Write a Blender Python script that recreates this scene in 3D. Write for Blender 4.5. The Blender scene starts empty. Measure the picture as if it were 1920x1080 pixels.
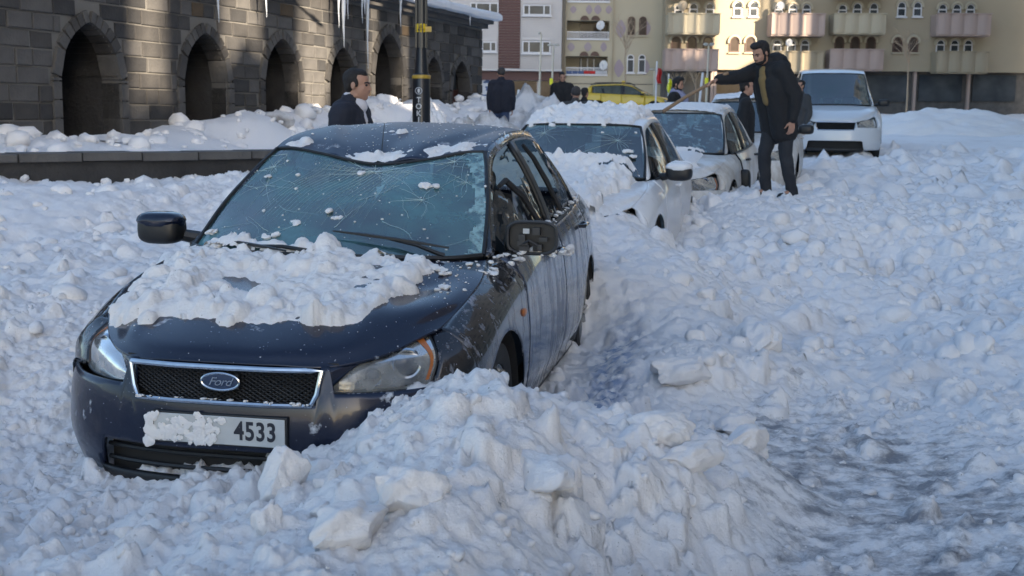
import bpy, bmesh, math, random
import numpy as np
from mathutils import Vector, Matrix
from mathutils.bvhtree import BVHTree
R = math.radians
scene = bpy.context.scene
COL = scene.collection

# ------------------------------------------------------------------ camera
cam_d = bpy.data.cameras.new('camera')
cam = bpy.data.objects.new('camera', cam_d)
COL.objects.link(cam)
scene.camera = cam
cam_d.sensor_width = 36.0
cam_d.lens = 42.19
cam_d.clip_start = 0.1
cam_d.clip_end = 900.0
CAM_H, PITCH, ROLL, FOC = 1.57, R(8.2), R(0.6), 2250.0
cam.matrix_world = (Matrix.Translation((0, 0, CAM_H)) @ Matrix.Rotation(R(90) - PITCH, 4, 'X') @ Matrix.Rotation(ROLL, 4, 'Z'))
cam_d.dof.use_dof = True
cam_d.dof.focus_distance = 5.2
cam_d.dof.aperture_fstop = 7.0

# ------------------------------------------------------------------ sky, sun, exposure
SUN_EL, SUN_AZ = 17.0, 148.0          # azimuth measured clockwise from +Y
world = bpy.data.worlds.new('World')
scene.world = world
world.use_nodes = True
wn = world.node_tree.nodes
wl = world.node_tree.links
sky = wn.new('ShaderNodeTexSky')
sky.sky_type = 'NISHITA'
sky.sun_disc = False
sky.sun_elevation = R(SUN_EL)
sky.sun_rotation = R(SUN_AZ)
sky.air_density = 1.0
sky.dust_density = 1.6
sky.ozone_density = 1.4
bg = wn['Background']
bg.inputs['Strength'].default_value = 0.10
wl.new(sky.outputs['Color'], bg.inputs['Color'])
sun_d = bpy.data.lights.new('sun', 'SUN')
sun_d.energy = 5.0
sun_d.angle = R(0.6)
sun_d.color = (1.0, 0.83, 0.62)
sun = bpy.data.objects.new('sun', sun_d)
COL.objects.link(sun)
SUN_DIR = Vector((math.sin(R(SUN_AZ)) * math.cos(R(SUN_EL)), math.cos(R(SUN_AZ)) * math.cos(R(SUN_EL)), math.sin(R(SUN_EL))))
sun.rotation_euler = SUN_DIR.to_track_quat('Z', 'Y').to_euler()
sun.location = (20, -30, 30)
scene.view_settings.view_transform = 'Standard'
scene.view_settings.look = 'None'
scene.view_settings.exposure = 1.86
scene.view_settings.gamma = 1.0
scene.view_settings.use_curve_mapping = False
scene.cycles.max_bounces = 8
scene.cycles.transparent_max_bounces = 16
scene.cycles.use_denoising = True
scene.cycles.caustics_reflective = False
scene.cycles.caustics_refractive = False

# ------------------------------------------------------------------ measuring helpers
def ray(px, py):
    x, y = px - 960.0, py - 540.0
    c, s = math.cos(ROLL), math.sin(ROLL)
    x, y = (x * c + y * s) / FOC, (-x * s + y * c) / FOC
    return (x, math.cos(PITCH) - y * math.sin(PITCH), -math.sin(PITCH) - y * math.cos(PITCH))
def at_y(px, py, Y):
    d = ray(px, py); t = Y / d[1]
    return Vector((d[0] * t, Y, CAM_H + d[2] * t))
def at_z(px, py, Z):
    d = ray(px, py); t = (Z - CAM_H) / d[2]
    return Vector((d[0] * t, d[1] * t, Z))

# ------------------------------------------------------------------ noise
_rs = np.random.RandomState(7)
_TAB = _rs.rand(256, 256)
def vnoise(x, y, seed=0):
    x = np.asarray(x, float) + seed * 17.31; y = np.asarray(y, float) + seed * 9.77
    xi = np.floor(x).astype(int); yi = np.floor(y).astype(int)
    fx = x - xi; fy = y - yi
    fx = fx * fx * (3 - 2 * fx); fy = fy * fy * (3 - 2 * fy)
    a = _TAB[xi & 255, yi & 255]; b = _TAB[(xi + 1) & 255, yi & 255]
    c = _TAB[xi & 255, (yi + 1) & 255]; d = _TAB[(xi + 1) & 255, (yi + 1) & 255]
    return (a * (1 - fx) + b * fx) * (1 - fy) + (c * (1 - fx) + d * fx) * fy * 1.0
def fbm(x, y, oct=4, seed=0, gain=.5):
    s = 0; a = 1; t = 0
    for i in range(oct):
        s = s + a * (vnoise(x, y, seed + i * 3) - .5); t += a
        x = np.asarray(x) * 2.03; y = np.asarray(y) * 2.03; a *= gain
    return s / t * 2
def billow(x, y, oct=3, seed=0):
    s = 0; a = 1; t = 0
    for i in range(oct):
        s = s + a * (1 - np.abs(2 * vnoise(x, y, seed + i * 5) - 1) ** .8); t += a
        x = np.asarray(x) * 2.1 + 3.1; y = np.asarray(y) * 2.1 + 1.7; a *= .5
    return s / t
def sstep(a, b, x):
    t = np.clip((np.asarray(x, float) - a) / (b - a), 0, 1)
    return t * t * (3 - 2 * t)
def interp(x, pts):
    """smooth-ish interpolation of a list of (x, y...) control points"""
    P = np.array(pts, float)
    xs = P[:, 0]
    x = np.clip(x, xs[0], xs[-1])
    i = int(min(max(np.searchsorted(xs, x) - 1, 0), len(xs) - 2))
    p0 = P[max(i - 1, 0)]; p1 = P[i]; p2 = P[i + 1]; p3 = P[min(i + 2, len(xs) - 1)]
    h = p2[0] - p1[0]; t = (x - p1[0]) / h
    m1 = (p2[1:] - p0[1:]) / max(p2[0] - p0[0], 1e-6) * h
    m2 = (p3[1:] - p1[1:]) / max(p3[0] - p1[0], 1e-6) * h
    t2, t3 = t * t, t * t * t
    r = (2 * t3 - 3 * t2 + 1) * p1[1:] + (t3 - 2 * t2 + t) * m1 + (-2 * t3 + 3 * t2) * p2[1:] + (t3 - t2) * m2
    return r if len(r) > 1 else float(r[0])

# ------------------------------------------------------------------ materials
def mat(name, base, rough=.6, metal=0., spec=.5, coat=0., noise=None, bump=None, alpha=None, emit=None, sheen=0.):
    """noise = (scale, other colour, contrast[, stretch xyz]);  bump = (scale, strength, distance)"""
    m = bpy.data.materials.new(name); m.use_nodes = True
    nt = m.node_tree; N = nt.nodes; L = nt.links
    b = N['Principled BSDF']
    b.inputs['Base Color'].default_value = (*base, 1)
    b.inputs['Roughness'].default_value = rough
    b.inputs['Metallic'].default_value = metal
    b.inputs['Specular IOR Level'].default_value = spec
    b.inputs['Coat Weight'].default_value = coat
    b.inputs['Coat Roughness'].default_value = .06
    tc = N.new('ShaderNodeTexCoord')
    if noise:
        mp = N.new('ShaderNodeMapping'); L.new(tc.outputs['Object'], mp.inputs['Vector'])
        if len(noise) > 3: mp.inputs['Scale'].default_value = noise[3]
        n = N.new('ShaderNodeTexNoise'); n.inputs['Scale'].default_value = noise[0]; n.inputs['Detail'].default_value = 6
        L.new(mp.outputs['Vector'], n.inputs['Vector'])
        r = N.new('ShaderNodeValToRGB')
        w = .5 * (1 - noise[2])
        r.color_ramp.elements[0].position = .5 - w * .9; r.color_ramp.elements[1].position = .5 + w * .9 + .01
        r.color_ramp.elements[0].color = (*base, 1); r.color_ramp.elements[1].color = (*noise[1], 1)
        L.new(n.outputs['Fac'], r.inputs['Fac']); L.new(r.outputs['Color'], b.inputs['Base Color'])
    if bump:
        n2 = N.new('ShaderNodeTexNoise'); n2.inputs['Scale'].default_value = bump[0]; n2.inputs['Detail'].default_value = 5
        L.new(tc.outputs['Object'], n2.inputs['Vector'])
        bp = N.new('ShaderNodeBump'); bp.inputs['Strength'].default_value = bump[1]; bp.inputs['Distance'].default_value = bump[2]
        L.new(n2.outputs['Fac'], bp.inputs['Height']); L.new(bp.outputs['Normal'], b.inputs['Normal'])
    return m
def frosted(name, paint, rough, metal, coat, frost=(.62, .66, .72), scale=(1, 1, 1), nscale=9., lo=.52, hi=.7, spk=None, amount=1.0, fine=(60., .25), tint=None):
    """painted metal with frost, dirt or powder lying on it"""
    m = mat(name, paint, rough, metal, coat=coat)
    nt = m.node_tree; N = nt.nodes; L = nt.links; b = N['Principled BSDF']
    tc = N.new('ShaderNodeTexCoord'); mp = N.new('ShaderNodeMapping'); mp.inputs['Scale'].default_value = scale
    L.new(tc.outputs['Object'], mp.inputs['Vector'])
    n = N.new('ShaderNodeTexNoise'); n.inputs['Scale'].default_value = nscale; n.inputs['Detail'].default_value = 9; n.inputs['Roughness'].default_value = .62
    L.new(mp.outputs['Vector'], n.inputs['Vector'])
    mr = N.new('ShaderNodeMapRange'); mr.inputs[1].default_value = lo; mr.inputs[2].default_value = hi; mr.inputs[4].default_value = amount
    L.new(n.outputs['Fac'], mr.inputs[0]); fac = mr.outputs[0]
    if spk:
        s = N.new('ShaderNodeTexNoise'); s.inputs['Scale'].default_value = spk[0]; s.inputs['Detail'].default_value = 3
        L.new(tc.outputs['Object'], s.inputs['Vector'])
        s2 = N.new('ShaderNodeMapRange'); s2.inputs[1].default_value = spk[1]; s2.inputs[2].default_value = spk[1] + .03
        L.new(s.outputs['Fac'], s2.inputs[0])
        mx = N.new('ShaderNodeMath'); mx.operation = 'MAXIMUM'
        L.new(fac, mx.inputs[0]); L.new(s2.outputs[0], mx.inputs[1]); fac = mx.outputs[0]
    mc = N.new('ShaderNodeMix'); mc.data_type = 'RGBA'
    mc.inputs['A'].default_value = (*paint, 1); mc.inputs['B'].default_value = (*frost, 1)
    L.new(fac, mc.inputs['Factor'])
    L.new(mc.outputs['Result'], b.inputs['Base Color'])
    r = N.new('ShaderNodeMapRange'); r.inputs[3].default_value = rough; r.inputs[4].default_value = .8
    L.new(fac, r.inputs[0]); L.new(r.outputs[0], b.inputs['Roughness'])
    c = N.new('ShaderNodeMapRange'); c.inputs[3].default_value = coat; c.inputs[4].default_value = 0
    L.new(fac, c.inputs[0]); L.new(c.outputs[0], b.inputs['Coat Weight'])
    me = N.new('ShaderNodeMapRange'); me.inputs[3].default_value = metal; me.inputs[4].default_value = 0
    L.new(fac, me.inputs[0]); L.new(me.outputs[0], b.inputs['Metallic'])
    bp = N.new('ShaderNodeBump'); bp.inputs['Strength'].default_value = fine[1]; bp.inputs['Distance'].default_value = .004
    f = N.new('ShaderNodeTexNoise'); f.inputs['Scale'].default_value = fine[0]; f.inputs['Detail'].default_value = 4
    L.new(tc.outputs['Object'], f.inputs['Vector'])
    mu = N.new('ShaderNodeMath'); mu.operation = 'MULTIPLY_ADD'; L.new(f.outputs['Fac'], mu.inputs[0]); L.new(fac, mu.inputs[1]); L.new(fac, mu.inputs[2])
    L.new(mu.outputs[0], bp.inputs['Height']); L.new(bp.outputs['Normal'], b.inputs['Normal'])
    return m
def glass_mat(name, tint, haze_col, lo, hi, amount, rough=.05, scale=3., gloss=1.):
    """tinted car glass: see-through and reflective, with patchy ice and dust lying on it"""
    m = bpy.data.materials.new(name); m.use_nodes = True
    nt = m.node_tree; N = nt.nodes; L = nt.links
    N.remove(N['Principled BSDF']); out = N['Material Output']
    tr = N.new('ShaderNodeBsdfTransparent'); tr.inputs[0].default_value = (*tint, 1)
    gl = N.new('ShaderNodeBsdfGlossy'); gl.inputs['Roughness'].default_value = rough
    fr = N.new('ShaderNodeFresnel'); fr.inputs[0].default_value = 1.45
    fm = N.new('ShaderNodeMath'); fm.operation = 'MULTIPLY'; fm.inputs[1].default_value = gloss; L.new(fr.outputs[0], fm.inputs[0])
    m1 = N.new('ShaderNodeMixShader'); L.new(fm.outputs[0], m1.inputs[0]); L.new(tr.outputs[0], m1.inputs[1]); L.new(gl.outputs[0], m1.inputs[2])
    df = N.new('ShaderNodeBsdfDiffuse'); df.inputs[0].default_value = (*haze_col, 1)
    tc = N.new('ShaderNodeTexCoord'); n = N.new('ShaderNodeTexNoise'); n.inputs['Scale'].default_value = scale; n.inputs['Detail'].default_value = 8; n.inputs['Roughness'].default_value = .6
    L.new(tc.outputs['Object'], n.inputs['Vector'])
    mr = N.new('ShaderNodeMapRange'); mr.inputs[1].default_value = lo; mr.inputs[2].default_value = hi; mr.inputs[4].default_value = amount
    mr.inputs[3].default_value = amount * .12
    L.new(n.outputs['Fac'], mr.inputs[0])
    m2 = N.new('ShaderNodeMixShader'); L.new(mr.outputs[0], m2.inputs[0]); L.new(m1.outputs[0], m2.inputs[1]); L.new(df.outputs[0], m2.inputs[2])
    L.new(m2.outputs[0], out.inputs['Surface'])
    bp = N.new('ShaderNodeBump'); bp.inputs['Strength'].default_value = .25; bp.inputs['Distance'].default_value = .01
    n2 = N.new('ShaderNodeTexNoise'); n2.inputs['Scale'].default_value = 7; n2.inputs['Detail'].default_value = 3
    L.new(tc.outputs['Object'], n2.inputs['Vector'])
    L.new(n2.outputs['Fac'], bp.inputs['Height']); L.new(bp.outputs['Normal'], gl.inputs['Normal'])
    return m
def snow_mat(name, clean=(.90, .895, .905), dirt=(.60, .555, .54), dscale=1.6, lo=.56, hi=.8, amount=.55, ice=False, fine=1.0):
    m = bpy.data.materials.new(name); m.use_nodes = True
    nt = m.node_tree; N = nt.nodes; L = nt.links; b = N['Principled BSDF']
    tc = N.new('ShaderNodeTexCoord')
    n = N.new('ShaderNodeTexNoise'); n.inputs['Scale'].default_value = dscale; n.inputs['Detail'].default_value = 8; n.inputs['Roughness'].default_value = .65
    L.new(tc.outputs['Object'], n.inputs['Vector'])
    mr = N.new('ShaderNodeMapRange'); mr.inputs[1].default_value = lo; mr.inputs[2].default_value = hi; mr.inputs[4].default_value = amount
    L.new(n.outputs['Fac'], mr.inputs[0])
    mc = N.new('ShaderNodeMix'); mc.data_type = 'RGBA'; mc.inputs['A'].default_value = (*clean, 1); mc.inputs['B'].default_value = (*dirt, 1)
    L.new(mr.outputs[0], mc.inputs['Factor']); colo = mc.outputs['Result']
    # scattered grit
    g = N.new('ShaderNodeTexNoise'); g.inputs['Scale'].default_value = 55; g.inputs['Detail'].default_value = 2
    L.new(tc.outputs['Object'], g.inputs['Vector'])
    gr = N.new('ShaderNodeMapRange'); gr.inputs[1].default_value = .73; gr.inputs[2].default_value = .78; gr.inputs[4].default_value = .6
    L.new(g.outputs['Fac'], gr.inputs[0])
    mg = N.new('ShaderNodeMix'); mg.data_type = 'RGBA'; mg.inputs['B'].default_value = (.16, .14, .13, 1)
    L.new(gr.outputs[0], mg.inputs['Factor']); L.new(colo, mg.inputs['A']); colo = mg.outputs['Result']
    rough = None
    if ice:
        at = N.new('ShaderNodeAttribute'); at.attribute_name = 'thin'
        n3 = N.new('ShaderNodeTexNoise'); n3.inputs['Scale'].default_value = 8; n3.inputs['Detail'].default_value = 9; n3.inputs['Roughness'].default_value = .7
        mpp = N.new('ShaderNodeMapping'); mpp.inputs['Scale'].default_value = (.75, 1.25, 1); L.new(tc.outputs['Object'], mpp.inputs['Vector']); L.new(mpp.outputs['Vector'], n3.inputs['Vector'])
        ad = N.new('ShaderNodeMath'); ad.operation = 'MULTIPLY_ADD'; ad.inputs[1].default_value = 3.0; ad.inputs[2].default_value = -1.62
        L.new(n3.outputs['Fac'], ad.inputs[0])
        sm = N.new('ShaderNodeMath'); sm.operation = 'ADD'; L.new(ad.outputs[0], sm.inputs[0]); L.new(at.outputs['Fac'], sm.inputs[1])
        cl = N.new('ShaderNodeMapRange'); cl.inputs[1].default_value = .45; cl.inputs[2].default_value = 1.0; L.new(sm.outputs[0], cl.inputs[0])
        mi = N.new('ShaderNodeMix'); mi.data_type = 'RGBA'; mi.inputs['B'].default_value = (.27, .28, .31, 1)
        L.new(cl.outputs[0], mi.inputs['Factor']); L.new(colo, mi.inputs['A']); colo = mi.outputs['Result']
        rr = N.new('ShaderNodeMapRange'); rr.inputs[3].default_value = .75; rr.inputs[4].default_value = .3
        L.new(cl.outputs[0], rr.inputs[0]); L.new(rr.outputs[0], b.inputs['Roughness'])
        # bluish colour mask along the trench beside the car
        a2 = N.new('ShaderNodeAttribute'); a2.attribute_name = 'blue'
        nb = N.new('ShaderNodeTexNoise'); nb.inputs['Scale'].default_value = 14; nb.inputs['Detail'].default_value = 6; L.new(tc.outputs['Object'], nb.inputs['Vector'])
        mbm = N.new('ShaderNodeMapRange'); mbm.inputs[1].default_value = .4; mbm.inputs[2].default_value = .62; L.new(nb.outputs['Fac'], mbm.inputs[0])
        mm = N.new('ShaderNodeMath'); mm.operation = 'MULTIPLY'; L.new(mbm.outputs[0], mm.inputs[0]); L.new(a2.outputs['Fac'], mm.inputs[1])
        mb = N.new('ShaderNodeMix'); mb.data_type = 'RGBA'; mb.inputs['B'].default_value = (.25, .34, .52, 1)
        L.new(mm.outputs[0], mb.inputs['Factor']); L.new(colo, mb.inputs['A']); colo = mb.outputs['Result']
    else:
        b.inputs['Roughness'].default_value = .75
    L.new(colo, b.inputs['Base Color'])
    b.inputs['Specular IOR Level'].default_value = .25
    b.inputs['Subsurface Weight'].default_value = 0.
    b1 = N.new('ShaderNodeTexNoise'); b1.inputs['Scale'].default_value = 26 ; b1.inputs['Detail'].default_value = 7; b1.inputs['Roughness'].default_value = .82
    L.new(tc.outputs['Object'], b1.inputs['Vector'])
    bp = N.new('ShaderNodeBump'); bp.inputs['Strength'].default_value = .9; bp.inputs['Distance'].default_value = .018 * fine
    L.new(b1.outputs['Fac'], bp.inputs['Height']); L.new(bp.outputs['Normal'], b.inputs['Normal'])
    return m

M = {}
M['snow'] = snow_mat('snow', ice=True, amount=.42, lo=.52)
M['snow_car'] = snow_mat('fresh_snow', clean=(.90, .895, .90), amount=.25, dscale=4)
M['snow_chunk'] = snow_mat('snow_lumps', dscale=2.3, amount=.45)
M['snow_dirty'] = snow_mat('dirty_snow', clean=(.70, .71, .73), dirt=(.22, .20, .18), dscale=1.3, lo=.42, hi=.6, amount=.9)
M['black'] = mat('black_plastic', (.012, .013, .015), .45, bump=(40, .2, .004))
M['rubber'] = mat('rubber', (.018, .018, .019), .8)
M['dark'] = mat('dark_interior', (.012, .013, .016), .8, noise=(6, (.03, .03, .035), .3))
M['seat'] = mat('seat_fabric', (.03, .032, .04), .9, bump=(80, .4, .003))
M['chrome'] = mat('chrome', (.62, .66, .72), .16, 1.0, noise=(25, (.45, .47, .5), .4))
M['navy'] = frosted('navy_paint', (.007, .012, .032), .24, .2, .3, nscale=6, lo=.64, hi=.70, spk=(95, .715), amount=.8, fine=(90, .1))
M['navy_dirty'] = frosted('navy_paint_streaked', (.006, .007, .012), .2, .2, .8, frost=(.42, .44, .52), scale=(3, 3, .55), nscale=7, lo=.56, hi=.70, spk=(60, .68), amount=.8, fine=(60, .9))
M['navy_ice'] = frosted('navy_paint_iced', (.015, .022, .045), .16, .3, .9, frost=(.11, .145, .22), scale=(2, 2.4, .7), nscale=4, lo=.44, hi=.70, amount=.6, spk=(70, .66), fine=(50, .35))
M['navy_roof'] = frosted('navy_roof_paint', (.011, .019, .045), .42, .1, .0, nscale=4.5, lo=.60, hi=.68, spk=(34, .69), amount=.75, scale=(1, .8, 1), fine=(90, .25))
M['white_car'] = frosted('white_paint_frosted', (.72, .73, .75), .35, 0, .6, frost=(.50, .47, .45), scale=(2, 2, .7), nscale=3.5, lo=.48, hi=.68, amount=.7, fine=(60, .2))
M['white_car2'] = frosted('white_paint_muddy', (.70, .70, .69), .4, 0, .4, frost=(.45, .41, .36), scale=(1.5, 1.5, .8), nscale=3.2, lo=.40, hi=.62, amount=.9, fine=(60, .2))
M['silver_car'] = frosted('silver_paint_muddy', (.30, .32, .33), .35, .5, .5, frost=(.26, .25, .2), nscale=3, lo=.45, hi=.7, amount=.8)
M['white_van'] = mat('white_van_paint', (.62, .66, .7), .3, coat=.6)
M['yellow'] = mat('taxi_yellow_paint', (.62, .42, .012), .3, coat=.5, noise=(3, (.48, .33, .02), .3))
M['wsglass'] = glass_mat('iced_windscreen', (.34, .58, .60), (.12, .27, .31), .36, .66, .70, gloss=.30)
M['wsglass2'] = glass_mat('windscreen_glass', (.3, .45, .46), (.07, .13, .15), .45, .75, .4, gloss=.30)
M['wsglass3'] = glass_mat('frosty_windscreen', (.3, .5, .52), (.26, .38, .44), .5, .66, .75, scale=9, gloss=.30)
M['sglass'] = glass_mat('side_glass', (.35, .42, .42), (.2, .2, .22), .55, .8, .5, rough=.03, scale=5)
M['lens'] = glass_mat('headlight_lens', (.8, .82, .84), (.40, .42, .43), .38, .75, .62, rough=.12, scale=7)
M['reflector'] = mat('reflector', (.34, .35, .36), .25, .8, bump=(14, .5, .02))
M['amber'] = mat('amber_reflector', (.42, .13, .03), .3, coat=.5)
M['red_lamp'] = mat('red_lamp', (.4, .02, .01), .3, coat=.5)
M['plate'] = mat('number_plate_white', (.52, .55, .56), .5, noise=(12, (.38, .40, .42), .3))
M['plate_ink'] = mat('plate_ink', (.015, .018, .03), .5)
M['emblem'] = mat('emblem_blue', (.02, .04, .09), .35, .2, coat=.5)
M['crack'] = mat('glass_fracture', (.46, .60, .62), .5)

# ------------------------------------------------------------------ object helpers
def link(o, parent=None):
    COL.objects.link(o)
    if parent is not None: o.parent = parent
    return o
def tag(o, label=None, cat=None, group=None, kind=None):
    if label: o['label'] = label
    if cat: o['category'] = cat
    if group: o['group'] = group
    if kind: o['kind'] = kind
    return o
def thing(name, label, cat, loc=(0, 0, 0), rz=0., group=None, rx=0., ry=0.):
    o = bpy.data.objects.new(name, None); link(o)
    o.empty_display_size = .2
    o.location = loc; o.rotation_euler = (rx, ry, rz)
    return tag(o, label, cat, group)
def raw(name, verts, faces, m=None, parent=None, smooth=True, kind=None, label=None):
    me = bpy.data.meshes.new(name)
    verts = np.asarray(verts, float).reshape(-1, 3)
    if isinstance(faces, np.ndarray):
        n, k = faces.shape
        me.vertices.add(len(verts)); me.vertices.foreach_set('co', verts.ravel())
        me.loops.add(n * k); me.loops.foreach_set('vertex_index', faces.astype(np.int32).ravel())
        me.polygons.add(n); me.polygons.foreach_set('loop_start', np.arange(0, n * k, k, dtype=np.int32))
        me.update(calc_edges=True); me.validate()
    else:
        me.from_pydata(verts.tolist(), [], faces)
    if smooth:
        me.polygons.foreach_set('use_smooth', np.ones(len(me.polygons), bool))
    if m is not None:
        for q in (m if isinstance(m, (list, tuple)) else [m]): me.materials.append(q)
    o = bpy.data.objects.new(name, me); link(o, parent)
    if kind: o['kind'] = kind
    if label: o['label'] = label
    return o
def quads(n, m, wrap=False, keep=None):
    i = np.arange((n - 1) * m).reshape(n - 1, m)
    if not wrap: i = i[:, :-1]
    i = i.ravel()
    r, c = i // m, i % m
    c2 = (c + 1) % m
    f = np.stack([r * m + c, r * m + c2, (r + 1) * m + c2, (r + 1) * m + c], 1)
    return f
class MB:
    """collects shapes, then links them as one mesh object"""
    def __init__(s): s.v = []; s.f = []; s.mi = []; s.n = 0
    def add(s, v, f, mi=0):
        v = np.asarray(v, float).reshape(-1, 3)
        s.v.append(v); s.f += [tuple(int(a) + s.n for a in q) for q in f]; s.mi += [mi] * len(f); s.n += len(v)
        return s
    def grid(s, G, mi=0, flip=False):
        G = np.asarray(G, float); n, m = G.shape[:2]
        f = quads(n, m)
        if flip: f = f[:, ::-1]
        return s.add(G.reshape(-1, 3), f.tolist(), mi)
    def box(s, x0, x1, y0, y1, z0, z1, mi=0):
        v = [(x, y, z) for z in (z0, z1) for y in (y0, y1) for x in (x0, x1)]
        return s.add(v, [(0, 2, 3, 1), (4, 5, 7, 6), (0, 1, 5, 4), (2, 6, 7, 3), (0, 4, 6, 2), (1, 3, 7, 5)], mi)
    def tube(s, pts, rad, seg=8, mi=0, cap=True, flat=None):
        pts = [Vector(p) for p in pts]; n = len(pts)
        if not hasattr(rad, '__len__'): rad = [rad] * n
        V = []; prev = None
        for i, p in enumerate(pts):
            t = (pts[min(i + 1, n - 1)] - pts[max(i - 1, 0)]).normalized()
            if prev is None:
                a = Vector((0, 0, 1)) if abs(t.z) < .9 else Vector((1, 0, 0))
                nn = t.cross(a).normalized()
            else: nn = (prev - t * prev.dot(t)).normalized()
            prev = nn; bb = t.cross(nn)
            for k in range(seg):
                an = 2 * math.pi * k / seg
                V.append(p + nn * math.cos(an) * rad[i] + bb * math.sin(an) * rad[i] * (flat or 1))
        f = quads(n, seg, True)[:, ::-1].tolist()
        if cap: f += [tuple(range(seg)), tuple(range((n - 1) * seg + seg - 1, (n - 1) * seg - 1, -1))]
        return s.add([tuple(v) for v in V], f, mi)
    def ball(s, c, r, seg=16, rings=10, mi=0, rot=None, fn=None):
        if not hasattr(r, '__len__'): r = (r, r, r)
        V = []
        for i in range(rings + 1):
            th = math.pi * i / rings
            for j in range(seg):
                ph = 2 * math.pi * j / seg
                d = Vector((math.sin(th) * math.cos(ph), math.sin(th) * math.sin(ph), math.cos(th)))
                p = Vector((d.x * r[0], d.y * r[1], d.z * r[2]))
                if fn: p = fn(d, p)
                if rot is not None: p = rot @ p
                V.append(tuple(p + Vector(c)))
        return s.add(V, quads(rings + 1, seg, True)[:, ::-1].tolist(), mi)
    def lathe(s, prof, seg=32, axis='z', c=(0, 0, 0), mi=0):
        V = []
        for r, h in prof:
            for k in range(seg):
                a = 2 * math.pi * k / seg
                x, y, z = r * math.cos(a), r * math.sin(a), h
                if axis == 'x': x, y, z = h, r * math.cos(a), r * math.sin(a)
                if axis == 'y': x, y, z = r * math.cos(a), h, r * math.sin(a)
                V.append((x + c[0], y + c[1], z + c[2]))
        return s.add(V, quads(len(prof), seg, True).tolist(), mi)
    def build(s, name, m, parent=None, smooth=True, kind=None, label=None, fix=True, bevel=0, mods=None):
        v = np.concatenate(s.v) if s.v else np.zeros((0, 3))
        me = bpy.data.meshes.new(name); me.from_pydata(v.tolist(), [], s.f)
        ms = m if isinstance(m, (list, tuple)) else [m]
        for q in ms: me.materials.append(q)
        if len(ms) > 1: me.polygons.foreach_set('material_index', s.mi)
        me.update()
        if smooth:
            me.polygons.foreach_set('use_smooth', np.ones(len(me.polygons), bool))
            try: me.set_sharp_from_angle(angle=R(38))
            except Exception: pass
        o = bpy.data.objects.new(name, me); link(o, parent)
        if bevel:
            b = o.modifiers.new('bevel', 'BEVEL'); b.width = bevel; b.segments = 2; b.limit_method = 'ANGLE'
        if kind: o['kind'] = kind
        if label: o['label'] = label
        return o
def cr(P, n):
    """resample control points (k,3) to n points by Catmull-Rom"""
    P = np.asarray(P, float); k = len(P)
    if k == 2:
        t = np.linspace(0, 1, n)[:, None]; return P[0] * (1 - t) + P[1] * t
    t = np.linspace(0, k - 1, n); i = np.minimum(t.astype(int), k - 2); f = (t - i)[:, None]
    Pe = np.vstack([2 * P[0] - P[1], P, 2 * P[-1] - P[-2]])
    a, b, c, d = Pe[i], Pe[i + 1], Pe[i + 2], Pe[i + 3]
    return .5 * ((2 * b) + (-a + c) * f + (2 * a - 5 * b + 4 * c - d) * f ** 2 + (-a + 3 * b - 3 * c + d) * f ** 3)
def patch(rows, n, m):
    A = np.array([cr(r, m) for r in rows])
    return np.stack([cr(A[:, j], n) for j in range(m)], 1)
def mirror_row(r):
    """r runs from the centre (x=0) outward; returns the full row from -x to +x"""
    r = [tuple(p) for p in r]
    return [(-x, y, z) for x, y, z in r[:0:-1]] + r
def copy_tree(o, parent=None):
    c = o.copy(); link(c, parent)
    if parent is not None: c.matrix_parent_inverse = o.matrix_parent_inverse
    for ch in list(o.children): copy_tree(ch, c)
    return c

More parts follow.
